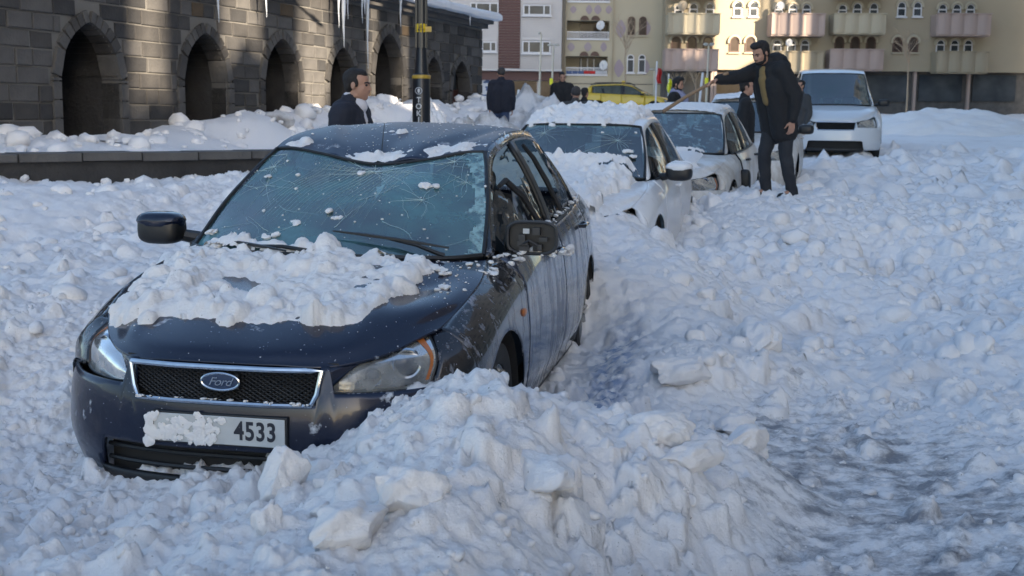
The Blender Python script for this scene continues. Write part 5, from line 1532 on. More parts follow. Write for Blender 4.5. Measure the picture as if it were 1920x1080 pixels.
# white house with the brown stripe
hw_ = thing('apartment_building', 'white clapboard block with a dark brown vertical stripe and a brown shop front', 'building', (0, 0, 0))
F = Flat(88.0, hw_)
F.box('wall', 700, 1047, -420, 250, -12, 0, M['siding'])
mb = MB()
for py in np.arange(-100, 130, 4.3):
    for (a, b) in ((700, 930), (971, 1046)):
        mb.box(F.X(a), F.X(b), F.Y - .05, F.Y - .005, F.Z(py + 3.4, 950), F.Z(py, 950))
mb.build('siding_boards', M['siding'], hw_, smooth=False, kind='stuff')
mb = MB()
for py in np.arange(-100, 129, 5.2): mb.box(F.X(930.5), F.X(970), F.Y - .10, F.Y - .06 + .055, F.Z(py + 4.6, 950), F.Z(py, 950))
mb.build('brown_stripe', M['brown_clad'], hw_, smooth=False, kind='stuff')
for (a, b, y0, y1, spl) in [(974, 1026, 77, 100, (.24, .72)), (975, 1026, 9, 29, (.22, .75)), (900, 927, 78, 97, (.6,)), (878, 930, 5, 28, (.22, .7)), (850, 874, 78, 97, (.5,)), (974, 1026, -60, -40, (.24, .72)), (878, 928, -60, -40, (.3, .7))]:
    F.window(a, b, y0, y1, splits=spl, depth=.14); w = F.box('shutter_box', a, b, y0 - 7, y0 - 1.5, 0, .12, M['siding'])
F.box('notice', 990, 1012, 15, 22, .04, .10, M['pane_pale']); F.box('notice', 895, 912, 10, 23, .04, .10, M['pane_pale'])
F.box('shop_canopy', 780, 1047, 129, 133, 0, .9, M['siding']); F.box('shop_fascia', 780, 1047, 134, 150, 0, .35, M['brown_clad'])
for (a, b) in ((842, 898), (926, 955), (958, 1002), (1005, 1044)): F.box('shop_window', a, b, 152, 205, -.02, .06, M['bglass_brown'])
F.box('shop_pillar', 898, 926, 150, 215, 0, .10, M['siding'])
pst = F.box('poster', 902, 922, 148, 188, .10, .15, M['pane_pale'])
mb = MB()
for (x, y, rx_, ry_) in ((911, 153, 7, 4), (913, 166, 7, 4), (909, 180, 8, 4)):
    v = []
    for k in range(14):
        a = 2 * math.pi * k / 14; q = 1 + .35 * math.sin(3 * a + x); v.append((F.X(x + rx_ * math.cos(a) * q), F.Y - .155, F.Z(y + ry_ * math.sin(a) * q, x)))
    mb.add(v, [tuple(range(14))])
mb.build('poster_figures', M['print'], pst, smooth=False, kind='stuff')
F.box('shop_step', 880, 935, 192, 199, 0, 1.2, M['pane_pale'])
# gap: dark drainpipe wall between the houses
F.box('dark_party_wall', 1047.5, 1053, -420, 250, -6, .1, M['metal_dark'])
# beige block with lilac lozenges
hb = thing('apartment_building', 'beige block with lilac diamond ornaments and recessed balconies, in the middle of the background', 'building')
F = Flat(88.3, hb)
def wall_with_holes(F, name, px0, px1, py0, py1, holes, m, depth=1.6):
    xs = sorted({px0, px1, *[h[0] for h in holes], *[h[1] for h in holes]}); mb = MB()
    for a, b in zip(xs[:-1], xs[1:]):
        hs = sorted([h for h in holes if h[0] <= a and h[1] >= b], key=lambda h: h[2]); y = py0
        for h in hs + [(0, 0, py1, py1)]:
            if h[2] > y: mb.box(F.X(a), F.X(b), F.Y - .0, F.Y + .3, F.Z(h[2], 1140), F.Z(y, 1140))
            y = h[3]
    mb.build(name, m, F.r, smooth=False)
    for h in holes:
        mb = MB(); mb.box(F.X(h[0]), F.X(h[1]), F.Y + depth, F.Y + depth + .1, F.Z(h[3], 1140), F.Z(h[2], 1140))
        mb.box(F.X(h[0]) - .1, F.X(h[0]), F.Y + .3, F.Y + depth, F.Z(h[3], 1140), F.Z(h[2], 1140)); mb.box(F.X(h[1]), F.X(h[1]) + .1, F.Y + .3, F.Y + depth, F.Z(h[3], 1140), F.Z(h[2], 1140))
        mb.box(F.X(h[0]), F.X(h[1]), F.Y + .3, F.Y + depth, F.Z(h[3], 1140) - .1, F.Z(h[3], 1140)); mb.box(F.X(h[0]), F.X(h[1]), F.Y + .3, F.Y + depth, F.Z(h[2], 1140), F.Z(h[2], 1140) + .1)
        mb.build('balcony_recess', m, F.r, smooth=False)
holes = [(1056, 1134, 39, 72), (1055, 1132, 106, 139), (1056, 1134, -34, 2)]
wall_with_holes(F, 'wall', 1053, 1236, -420, 250, holes, M['beige'])
for i, h in enumerate(holes):
    mb = MB(); mb.box(F.X(1082), F.X(1133), F.Y + 1.45, F.Y + 1.6, F.Z(h[3] - 2, 1100), F.Z(h[2] + 1, 1100)); mb.build('balcony_door', M['bglass_brown'] if i == 0 else M['bglass'], hb, smooth=False)
    mb = MB(); x0, x1 = F.X(h[0]), F.X(h[1]); zb = F.Z(h[3], 1100); mb.box(x0, x1, F.Y - .08, F.Y - .02, zb + .42, zb + .48)
    for q in np.linspace(x0 + .05, x1 - .05, 30): mb.box(q - .02, q + .02, F.Y - .07, F.Y - .03, zb, zb + .42)
    mb.box(x0, x1, F.Y - .12, F.Y - .001, zb - .12, zb - .0)
    mb.build('balcony_railing', M['wframe'], hb, smooth=False)
    for px in (1088, 1108):
        F.window(px - 8, px + 8, h[2] - 9, h[2] - .5, M['beige'], M['beige'], sill=False)
        raw('arch_head', [(F.X(px) + .32 * math.cos(a), F.Y - .13, F.Z(h[2] - 1, px) + .32 * math.sin(a)) for a in np.linspace(0, math.pi, 12)], [tuple(range(12))], M['bframe'], hb, smooth=False)
for q in range(3):
    F.box('balcony_window_post', 1084 + q * 12, 1086 + q * 12, 108, 137, -1.4, -1.35, M['wframe'])
mb = MB()
cs = ['print', 'pane_pale', 'red_flag', 'print', 'pane_pale', 'red_flag', 'print']
for q in range(7): F.box('hanging_rug', 1056 + q * 10.8, 1066 + q * 10.8, 133, 138.5, .13, .16, M[cs[(q * 3) % 7]])
mb = MB(); pl2 = [(1112, 18, 7, 9), (1067, 18, 6, 7), (1096, 18, 6, 9), (1132, 18, 6, 8), (1064, 88, 7, 8), (1095, 88, 7, 9), (1124, 88, 6, 9), (1155, 54, 9, 17), (1203, 53, 7, 13), (1153, 128, 9, 17), (1201, 126, 9, 15), (1158, -20, 9, 17), (1204, -20, 8, 15)]
for (x, y, a, b) in pl2:
    n = 10
    v = [(F.X(x + a * math.copysign(abs(math.cos(t)) ** 1.4, math.cos(t))), F.Y - .03, F.Z(y + b * math.copysign(abs(math.sin(t)) ** 1.4, math.sin(t)), x)) for t in np.linspace(0, 2 * math.pi, 24, endpoint=False)]
    raw('lozenge_ornament', [p for p in v] + [(p[0], p[1] + .03, p[2]) for p in v], [tuple(range(24))] + [(i, (i + 1) % 24, 24 + (i + 1) % 24, 24 + i) for i in range(24)], M['lilac'], hb, smooth=False)
for px in (1174, 1195):
    F.window(px - 7, px + 7, 31, 66, M['bglass_brown'], M['bframe'], arch=True); F.window(px - 6.5, px + 6.5, 102, 136, arch=True, trans=.72); F.window(px - 7, px + 7, -42, -8, M['bglass_brown'], M['bframe'], arch=True)
F.box('drainpipe', 1140, 1142, -100, 200, 0, .12, M['beige2'])
F.box('ground_floor_joint', 1053, 1235, 157, 158, 0, .05, M['stone2'])
tag(F.dish(1117, 49, 9, tilt=.4), 'white satellite dish on the upper recessed balcony of the beige block', 'satellite dish', 'satellite dishes on the flats')
tag(F.dish(1124, 123, 9, tilt=.2), 'white satellite dish on the lower balcony above the hanging rugs', 'satellite dish', 'satellite dishes on the flats')
# warm block with fluted balconies
hc = thing('apartment_building', 'warm beige block with arched windows and fluted pink and beige balconies, on the right', 'building')
F = Flat(86.6, hc)
F.box('wall', 1236, 1960, -420, 133, -6, 0, M['beige2'])
F.box('ground_floor_wall', 1236, 1960, 133.5, 240, -7, -.6, M['stone2'])
def fluted(px0, px1, py0, py1, m, name='balcony', dd=1.3):
    x0, x1 = F.X(px0), F.X(px1); z1, z0 = F.Z(py0, (px0 + px1) / 2), F.Z(py1, (px0 + px1) / 2); n = int((x1 - x0) / .08); G = []
    for zz in (z0, z1): G.append([(x0 + (x1 - x0) * i / n, F.Y - dd - .14 * abs(math.sin(math.pi * (x0 + (x1 - x0) * i / n) / .92)), zz) for i in range(n + 1)])
    mb = MB(); mb.grid(np.array(G)); mb.box(x0, x1, F.Y - dd, F.Y - .001, z0 - .10, z0); mb.box(x0 - .05, x0 + .03, F.Y - dd, F.Y - .002, z0, z1); mb.box(x1 - .03, x1 + .05, F.Y - dd, F.Y - .002, z0, z1); mb.box(x0 - .06, x1 + .06, F.Y - dd - .18, F.Y - dd + .0, z1, z1 + .06)
    mb.build(name, m, F.r, smooth=False)
def bay(o_, light):
    fluted(1238 + o_, 1330 + o_, 29, 64, M['beige']); fluted(1234 + o_, 1329 + o_, 95, 131, M['pinkr']); fluted(1238 + o_, 1330 + o_, -40, -6, M['pinkr'])
    for q in (1260, 1287, 1317): F.window(q - 8 + o_, q + 8 + o_, 5 if q > 1270 else 8, 28, arch=True, trans=.45, hood=M['beige'])
    for q in (1257, 1286, 1315): F.window(q - 9 + o_, q + 9 + o_, 68, 95, M['bglass_brown'], M['bframe'], arch=True, hood=M['beige'])
    for q in (1368, 1397): F.window(q - 8 + o_, q + 8 + o_, 3, 31, arch=True, trans=.55, hood=M['beige'])
    for q in (1364, 1393): F.window(q - 9 + o_, q + 9 + o_, 69, 98, M['bglass_brown'], M['bframe'], arch=True, hood=M['beige'])
def bay2(o_):
    fluted(1424 + o_, 1520 + o_, 29, 67, M['pinkr']); fluted(1428 + o_, 1520 + o_, 99, 136, M['beige2'])
    for q in (1443, 1469, 1494): F.window(q - 8 + o_, q + 8 + o_, 7, 29, arch=True, trans=.5, hood=M['beige']); F.window(q - 8 + o_, q + 8 + o_, 74, 99, arch=True, trans=.6, hood=M['beige'])
bay(0, 1); bay2(0); bay(300, 1); bay2(300)
F.box('shop_window', 1240, 1322, 136, 190, .0 - .55, -.45, M['bglass']); F.box('shop_window', 1336, 1395, 136, 185, -.55, -.45, M['bglass_brown'])
F.box('shop_window', 1428, 1500, 140, 190, -.55, -.45, M['bglass_brown'])
for a in (1324, 1330, 1400, 1420, 1505, 1600, 1700, 1800): F.box('shop_pillar', a, a + 5, 134, 215, -.5, -.2, M['pinkr'])
for a in (1520, 1612, 1712, 1812): F.box('shop_window', a, a + 80, 140, 190, -.55, -.45, M['bglass'])
F.box('shop_window_ledge', 1336, 1395, 176, 179, -.45, -.3, M['pane_pale'])
tag(F.dish(1263, 14, 10, mat('rusty_dish', (.45, .36, .25), .4, .3), tilt=.4, Yoff=1.2), 'rust-stained satellite dish at the end of the upper left fluted balcony', 'satellite dish', 'satellite dishes on the flats')
tag(F.dish(1440, 14, 8, tilt=.4, Yoff=1.2), 'white satellite dish on the upper pink balcony at the right', 'satellite dish', 'satellite dishes on the flats')
tag(F.dish(1458, 82, 7, tilt=.3, Yoff=1.2), 'white satellite dish above the man with the stick, on the lower right balcony', 'satellite dish', 'satellite dishes on the flats')
# orange corner behind the hall roof
F = Flat(110.0, thing('building', 'orange ribbed facade glimpsed over the snowy eaves of the basalt hall', 'building'))
mb = MB(); n = 60; G = []
for zz in (F.Z(200, 835), F.Z(-400, 835)): G.append([(F.X(800) + (F.X(852) - F.X(800)) * i / n, F.Y - .25 * (i % 4 in (1, 2)), zz) for i in range(n + 1)])
mb.grid(np.array(G)); mb.box(F.X(800), F.X(852), F.Y + .01, F.Y + 6, F.Z(200, 835), F.Z(-400, 835)); mb.build('ribbed_facade', M['orange'], F.r, smooth=False)

# ---- added unseen blocks, gapped for sunbeams, that keep the street in the shade
M['far_render'] = mat('plain_render', (.36, .31, .25), .9, noise=(.2, (.30, .26, .22), .3))
SAX, SAY = math.sin(R(SUN_AZ)), math.cos(R(SUN_AZ)); TEL = math.tan(R(SUN_EL))
def shade_block(name, label, xp, y0, y1, h, depth=10., gable=0.):  # added light blocker, its sides slanted along the sun's azimuth
    r = thing(name, label, 'building', (xp, (y0 + y1) / 2, 0)); dx, dy = SAX * depth / SAX * 1.0 * .6, SAY * depth / SAX * 1.0 * .6
    hw = (y1 - y0) / 2; v = []
    for (ox, oy) in ((0, 0), (dx, dy)):
        v += [(ox, -hw + oy, -1), (ox, hw + oy, -1), (ox, hw + oy, h), (ox, oy, h + gable), (ox, -hw + oy, h)]
    raw('wall', v, [(0, 1, 2, 3, 4), (9, 8, 7, 6, 5), (0, 5, 6, 1), (1, 6, 7, 2), (2, 7, 8, 3), (3, 8, 9, 4), (4, 9, 5, 0)], M['far_render'], r, smooth=False)
    if y1 - y0 > 5:
        wset_ = MB()
        for z in np.arange(3.5, h - 2, 3.0):
            for y in np.arange(-hw + 1.5, hw - 1.5, 3.0): wset_.box(-.06, -.02, y - .6, y + .6, z, z + 1.4)
        if wset_.n: wset_.build('far_windows', M['bglass'], r, smooth=False, kind='stuff')
    return r
def wall_hit(Yw, xp):   # where the sunbeam to wall position Yw crosses the plane x = xp, and how much it rises
    X = WX0 + WSL * Yw; d = (xp - X); return Yw + d * SAY / SAX, d / SAX * TEL
XA = 16.0; segs = []
for (a, b, zlow, gb) in [(21.35, 22.5, 2.45, .5), (23.95, 25.2, 2.0, -.9), (27.0, 27.35, 1.2, 0), (28.75, 28.95, 1.2, 0), (18.9, 19.6, 1.6, .4)]:
    ya, r0 = wall_hit(a, XA); yb, r1 = wall_hit(b, XA); segs.append((ya, yb, zlow + (r0 + r1) / 2, gb))
segs.sort(); y = -48.0; k = 0
for (ya, yb, h, gb) in segs:
    shade_block('sun_blocker', 'added unseen tall block on the right, number of its row told by its place beside a lower block' if False else 'added unseen tall block beyond the right edge, shading the street', XA, y, ya, 25).__setitem__('group', 'added sun blockers beyond the right edge')
    shade_block('sun_gap_block', 'added unseen low block letting sun through between taller blocks beyond the right edge', XA, ya + .001, yb - .001, h, gable=gb).__setitem__('group', 'added low sun gaps beyond the right edge'); y = yb
shade_block('sun_blocker', 'added unseen tall block beyond the right edge, shading the street', XA, y, 34.5, 25)['group'] = 'added sun blockers beyond the right edge'
XB = 39.0
def fac_hit(X): d = XB - X; return 86.0 + d * SAY / SAX, d / SAX * TEL
FX = lambda px: (px - 960) / FOC * 86.0
segs = []
for (pa, pb, zlow) in [(1338, 1420, 5.0), (1281, 1286, 5.4), (1260, 1266, 5.4), (1430, 1436, 4.), (1452, 1458, 4.), (1474, 1482, 4.)]:
    ya, r0 = fac_hit(FX(pa)); yb, r1 = fac_hit(FX(pb)); segs.append((ya, yb, zlow + (r0 + r1) / 2, 0))
segs.sort(); y = -20.0
for (ya, yb, h, gb) in segs:
    shade_block('sun_blocker', 'added unseen tall block beyond the right edge, shading the street', XB, y, ya, 48)['group'] = 'added sun blockers beyond the right edge'
    shade_block('sun_gap_block', 'added unseen low block letting sun through between taller blocks beyond the right edge', XB, ya + .001, yb - .001, h, gable=gb)['group'] = 'added low sun gaps beyond the right edge'; y = yb
shade_block('sun_blocker', 'added unseen tall block beyond the right edge, shading the street', XB, y, 84.0, 48)['group'] = 'added sun blockers beyond the right edge'

# ================================================================== street furniture, trees
# post with the lettering, at the left
pp = at_y(790, 232, 19.0)
post = thing('lamp_post', 'dark lamp post with gold bands and pale lettering, in front of the basalt hall', 'lamp post', (pp.x, 19.0, .9))
def ZP(py): return at_y(790, py, 19.0).z - .9
k_ = 19.0 / FOC
mb = MB(); mb.lathe([(k_ * 17, -.6), (k_ * 16.5, ZP(146)), (k_ * 15.5, ZP(141)), (k_ * 14.0, ZP(138))], 28); mb.build('post_base', M['metal_dark'], post)
mb = MB(); mb.lathe([(k_ * 17.3, ZP(147.5)), (k_ * 17.6, ZP(145)), (k_ * 17.3, ZP(141.5)), (k_ * 15, ZP(140.5))], 28); mb.build('gold_band', M['post_yellow'], post)
mb = MB(); mb.lathe([(k_ * 13.5, ZP(139)), (k_ * 11, ZP(110)), (k_ * 9.8, ZP(90)), (k_ * 9.4, ZP(0)), (k_ * 8, ZP(-260))], 24); mb.build('pole', M['metal_dark'], post)
mb = MB()
for a in np.linspace(0, 2 * math.pi, 10, endpoint=False): mb.tube([(k_ * 10.2 * math.cos(a), k_ * 10.2 * math.sin(a), ZP(90)), (k_ * 9.2 * math.cos(a), k_ * 9.2 * math.sin(a), ZP(-250))], .012, 5)
mb.build('pole_fluting', M['metal_dark'], post, kind='stuff')
mb = MB(); mb.lathe([(k_ * 10.3, ZP(61)), (k_ * 10.8, ZP(60)), (k_ * 10.8, ZP(46)), (k_ * 10.3, ZP(45))], 20); st = mb.build('warning_sticker', M['sign_yellow'], post)
yf = -k_ * 11.1
tri = [(-.045, ZP(57)), (.045, ZP(57)), (0, ZP(48))]
mb = MB(); mb.tube([(x, yf, z) for x, z in tri] + [(tri[0][0], yf, tri[0][1])], .006, 4, cap=False); mb.tube([(0, yf, ZP(55)), (0, yf, ZP(51))], .006, 4); mb.build('warning_triangle', M['black'], st)
mb = MB(); mb.box(.05, .16, -.06, .03, ZP(60), ZP(50)); mb.build('sticker_box', M['post_yellow'], post)
M['lettering'] = mat('pale_lettering', (.45, .47, .5), .5)
for ch, py in zip('TOKI', (188, 200, 213, 225)):
    text_obj('letter', ch, .115, M['lettering'], post, (-.03, -k_ * 17.0 - .004, ZP(py)), (R(90), 0, 0), extrude=.002, bold=.002)
mb = MB(); mb.tube([(-.03 + .05 * math.cos(a), -k_ * 17.0 - .004, ZP(170.5) + .05 * math.sin(a)) for a in np.linspace(0, 2 * math.pi, 25)], .006, 4, cap=False)
mb.ball((-.03, -k_ * 17.0 - .002, ZP(170.5)), (.022, .005, .034), 10, 8); mb.build('round_emblem', M['lettering'], post)
mb = MB(); mb.box(-.9, .9, -.05, .05, ZP(-262), ZP(-266)); mb.ball((.95, 0, ZP(-266)), (.28, .12, .05)); mb.ball((-.95, 0, ZP(-266)), (.28, .12, .05)); mb.build('lantern_arm', M['metal_dark'], post)
def thin_lamp(px, ytop, ybase, Y, label, heads=2, m='metal_pale', lean=0., box=None, hw=14):
    p = at_y(px, ybase, Y); t = at_y(px + lean, ytop, Y); g = place_z(0, Y)
    o = thing('street_lamp', label, 'street lamp', (p.x, Y, g)); h = t.z - g; k = Y / FOC; dx = t.x - p.x
    mb = MB(); mb.tube([(0, 0, -.5), (dx * .5, 0, h * .5), (dx, 0, h)], [k * 2.4, k * 2.0, k * 1.5], 10); mb.build('pole', M[m], o)
    for q in ((-1, 1) if heads == 2 else (-1,)):
        mb = MB(); mb.ball((dx + q * hw * k * .55, 0, h + .04), (hw * k * .5, .14, .06), 14, 8); mb.build('lamp_head', M['metal_pale'], o)
    if box: mb = MB(); z = at_y(px, box, Y).z - g; mb.box(-k * 3, k * 3, -k * 3, k * 3, z - k * 6, z + k * 6); mb.build('junction_box', M['bright_yellow'], o, bevel=.03)
    return o
thin_lamp(1010, 64, 200, 55, 'slender cream lamp post before the white clapboard block', 1, lean=5, hw=6)
thin_lamp(1033, 86, 200, 60, 'dark lamp post with flat twin heads and a bright yellow box', 2, m='metal_pale', lean=5, box=153, hw=11)
thin_lamp(1323, 85, 205, 50, 'lamp post with flat twin heads right of the hooded man', 2, m='stone2' if False else 'metal_pale', lean=6, box=152, hw=10)
thin_lamp(1226, 132, 205, 62, 'short twin-headed lamp post behind the taxi bonnet', 2, m='metal_pale', lean=1, hw=9)
# bare trees
def bare_tree(px, ybase, ytop, Y, spread, seed, label, lean=0., n0=6, thick=2.6):
    rr = random.Random(seed); p = at_y(px, ybase, Y); k = Y / FOC; g = min(p.z, place_z(0, Y) + .1); top = at_y(px, ytop, Y).z; H_ = top - g
    o = thing('bare_tree', label, 'tree', (p.x, Y, g))
    mb = MB(); fork = H_ * .42; mb.tube([(0, 0, -.3), (.02, 0, fork * .5), (lean * .3, 0, fork)], [k * thick, k * thick * .8, k * thick * .65], 8); tr_ = mb.build('trunk', M['bark'], o)
    mb = MB()
    def grow(q, d, l, r, lev):
        e = q + d * l; m_ = q.lerp(e, .5) + Vector((rr.uniform(-1, 1), rr.uniform(-1, 1), rr.uniform(-.3, .3))) * l * .06
        mb.tube([q, m_, e], [r, r * .8, r * .55], 5 if lev < 2 else 3, cap=False)
        if lev < 4:
            for i in range(rr.choice((2, 3)) if lev else n0):
                s = rr.uniform(.35, 1); nd = (d + Vector((rr.uniform(-1, 1) * spread, rr.uniform(-1, 1) * spread * .7, rr.uniform(-.1, .45)))).normalized()
                grow(q.lerp(e, s), nd, l * rr.uniform(.5, .78), r * .55, lev + 1)
    grow(Vector((lean * .3, 0, fork)), Vector((lean * .3, 0, 1)).normalized(), H_ * .34, k * thick * .6, 0)
    mb.build('branches', M['bark'], o)
bare_tree(1172, 160, 38, 68, .9, 3, 'pale leafless tree rising behind the yellow taxi', n0=8, thick=2.4)
bare_tree(1303, 205, 122, 47, .9, 5, 'small bare tree behind the hooded man', n0=6, thick=1.8)
bare_tree(1285, 205, 128, 44, .7, 8, 'leaning bare sapling beside the hooded man', lean=-.6, n0=5, thick=1.6)
bare_tree(1470, 185, 135, 70, .9, 15, 'small bare tree in front of the shops behind the man with the stick', n0=6, thick=1.6)
bare_tree(1700, 190, 60, 66, .9, 16, 'leafless tree before the warm beige block, far right', n0=8, thick=2.2)
def stake(px0, py0, px1, py1, Y, m, label, r=.03, name='stake', cat='stake'):
    a = at_y(px0, py0, Y); b = at_y(px1, py1, Y); mb = MB(); mb.tube([(0, 0, 0), b - a], r, 8)
    o = mb.build(name, m); o.location = a; return tag(o, label, cat)
stake(1310, 205, 1318, 136, 46, M['wframe'], 'white stake leaning beside the bare tree', .045)
stake(968, 200, 973, 168, 50, M['wframe'], 'white stake by the entrance of the brown shop front', .05)
stake(1229, 200, 1232, 115, 58, M['wframe'], 'white flagpole behind the bonnet of the taxi', .04, 'flagpole', 'flagpole')
def flag(px, py, w, h, Y, m, label):
    a = at_y(px, py, Y); k = Y / FOC; G = []
    for i in range(9): G.append([(k * (w * j / 6 + 1.2 * math.sin(i * .9 + j)), .10 * math.sin(j * 1.4 + i * .5), -k * h * i / 8) for j in range(7)])
    mb = MB(); mb.grid(np.array(G)); o = mb.build('flag', m); s = o.modifiers.new('t', 'SOLIDIFY'); s.thickness = .02; o.location = a; tag(o, label, 'flag')
flag(1233, 128, 7, 28, 57.9, M['red_flag'], 'limp red flag behind the bonnet of the taxi')
flag(1253, 148, 6, 26, 52, M['bright_yellow'], 'limp bright yellow flag at the shoulder of the hooded man')
stake(1253, 205, 1254, 138, 52.1, M['wframe'], 'white flagpole at the shoulder of the hooded man', .035, 'flagpole', 'flagpole')
# heaps of dirty snow in the middle distance
def heap(px, ytop, w, Y, h, label, seed, m='snow_dirty', zb=None, sy=.8, pw=1.0):
    g = (place_z(0, Y) - .05) if zb is None else zb; p = at_y(px, ytop, Y); H_ = p.z - g; k = Y / FOC; n = 70; G = []
    r = np.linspace(-1, 1, n); A, B = np.meshgrid(r, r, indexing='ij'); d = np.sqrt(A * A + B * B) * (1 + .18 * fbm(A * 2 + seed, B * 2, 3, seed))
    Z = H_ * (np.clip(1 - d ** 2, 0, 1) ** .95 * 1.1 - .1) * (.95 + .30 * fbm(A * 3 + seed, B * 3, 4, 3)) + H_ * .12 * (billow(A * 7 + seed, B * 7, 3, 5) - .5)
    V = np.stack([A * w * k, B * w * k * sy, Z], -1)
    o = raw('snow_heap', V.reshape(-1, 3), quads(n, n)[:, ::-1], M[m]); o.location = (p.x, Y, g); return tag(o, label, 'snow heap', 'heaps of cleared snow')
heap(985, 172, 95, 30, 1, 'tall dirty snow heap between the walking man and the man in black', 3)
heap(1030, 186, 80, 29, 1, 'paler shoulder of dirty snow in front of the man in black', 9)
heap(800, 190, 60, 24, 1, 'white cone of snow directly behind the lettered post', 4, 'snow_car')
heap(925, 207, 70, 25.5, 1, 'grey snow heap at the corner of the basalt hall', 7)
heap(860, 214, 60, 24, 1, 'low lumpy snow heap before the hall door', 8)
heap(1760, 206, 230, 36, 1, 'long heap of cleared snow across the open street at the far right', 22, 'snow_car', sy=.5)
heap(905, 196, 22, 40, 1, 'small clean snow heap past the hall corner', 12, 'snow_car')
# low stone kerb wall and the lumps along the hall
ll = MB(); a = at_y(-100, 300, 11.2); b = at_y(600, 272, 13.6)
kerb = thing('low_wall', 'low dark stone wall between the slush and the snow bank, left of the blue car', 'wall', (a.x, a.y, 0), math.atan2(b.y - a.y, b.x - a.x))
mb = MB(); L_ = (b - a).length; za = a.z + .05
mb.box(0, L_, -.10, .30, .2, za - .08); mb.build('wall_body', M['stone4'], kerb, smooth=False)
n = int(L_ / .6)
me_c = None
for i in range(n):
    if me_c is None:
        mb = MB(); mb.box(-.292, .292, -.16, .34, -.04, .04); o = mb.build('coping_stone', M['stone2'], kerb, smooth=False, bevel=.012); me_c = o.data
    else:
        o = bpy.data.objects.new('coping_stone', me_c); link(o, kerb)
    o.location = (.3 + .6 * i, 0, za - .04 + .004 * (i % 3))
rs = random.Random(90); L1 = Lumps()
for i in range(420):
    Y = rs.uniform(9, 33); off_ = rs.gauss(.9, .7)
    if off_ < .1: continue
    x = WX0 + WSL * Y + off_ * 1.05; L1.add((x, Y, float(base_z(np.array([x]), np.array([Y]))[0]) + .03), .05 * 5 ** (rs.random() ** 1.7), rs, flat=.9)
o = L1.build('snow_rubble', M['snow_chunk']); tag(o, 'rubble of grey and white snow lumps along the foot of the basalt hall', 'snow')
v, f = chunk_shape(99, 4, 5); p = at_y(521, 229, 21.0); o = raw('snow_block', v * .26, f, M['snow_dirty']); o.location = p; tag(o, 'single round dirty snow boulder at the foot of the hall, before the second arch', 'snow block', 'blocks of snow thrown up by shovelling')

# ================================================================== people
M['skin'] = mat('skin', (.36, .20, .14), .6, noise=(9, (.42, .24, .17), .3))
M['hair'] = mat('dark_hair', (.012, .010, .010), .75, bump=(60, .8, .01))
M['jacket'] = mat('black_jacket', (.011, .012, .015), .85, bump=(22, .6, .012))
M['jacket_navy'] = mat('navy_jacket', (.012, .015, .028), .85, bump=(22, .6, .012))
M['jacket_grey'] = mat('grey_jacket', (.05, .052, .055), .9, bump=(22, .6, .012))
M['jeans'] = mat('blue_jeans', (.025, .045, .10), .9, noise=(6, (.045, .07, .14), .3), bump=(18, .5, .012))
M['jeans_black'] = mat('black_jeans', (.014, .016, .022), .9, noise=(6, (.03, .034, .042), .3), bump=(14, .7, .015))
M['sweater'] = mat('mustard_sweater', (.19, .135, .06), .95, bump=(50, .5, .006))
M['shirt'] = mat('white_shirt', (.58, .58, .64), .8)
M['hoodie'] = mat('lilac_grey_hood', (.26, .27, .40), .95, bump=(30, .5, .01))
M['beanie'] = mat('grey_knit_hat', (.045, .043, .045), .95, bump=(70, .8, .008))
M['shoe'] = mat('black_shoe', (.01, .01, .011), .6)
def cap(mb, p0, r0, p1, r1, seg=14):
    p0, p1 = Vector(p0), Vector(p1); d = (p1 - p0); L_ = d.length
    if L_ < 1e-5: return
    t = d / L_; pts, rad = [], []
    for a in np.linspace(-math.pi / 2, 0, 5)[:-1]: pts.append(p0 + t * (math.sin(a) * r0)); rad.append(max(math.cos(a) * r0, .001))
    for q in np.linspace(0, 1, 4): pts.append(p0.lerp(p1, q)); rad.append(r0 + (r1 - r0) * q)
    for a in np.linspace(0, math.pi / 2, 5)[1:]: pts.append(p1 + t * (math.sin(a) * r1)); rad.append(max(math.cos(a) * r1, .001))
    mb.tube(pts, rad, seg)
def remesh(o, vox, smooth=2, wrinkle=0., seed=0):
    r = o.modifiers.new('remesh', 'REMESH'); r.mode = 'VOXEL'; r.voxel_size = vox; r.use_smooth_shade = True
    s = o.modifiers.new('smooth', 'SMOOTH'); s.iterations = smooth; s.factor = .6
    if wrinkle:
        tx = bpy.data.textures.new('folds', 'CLOUDS'); tx.noise_scale = .11; tx.noise_depth = 2
        d = o.modifiers.new('folds', 'DISPLACE'); d.texture = tx; d.strength = wrinkle; d.mid_level = .5; d.texture_coords = 'LOCAL'
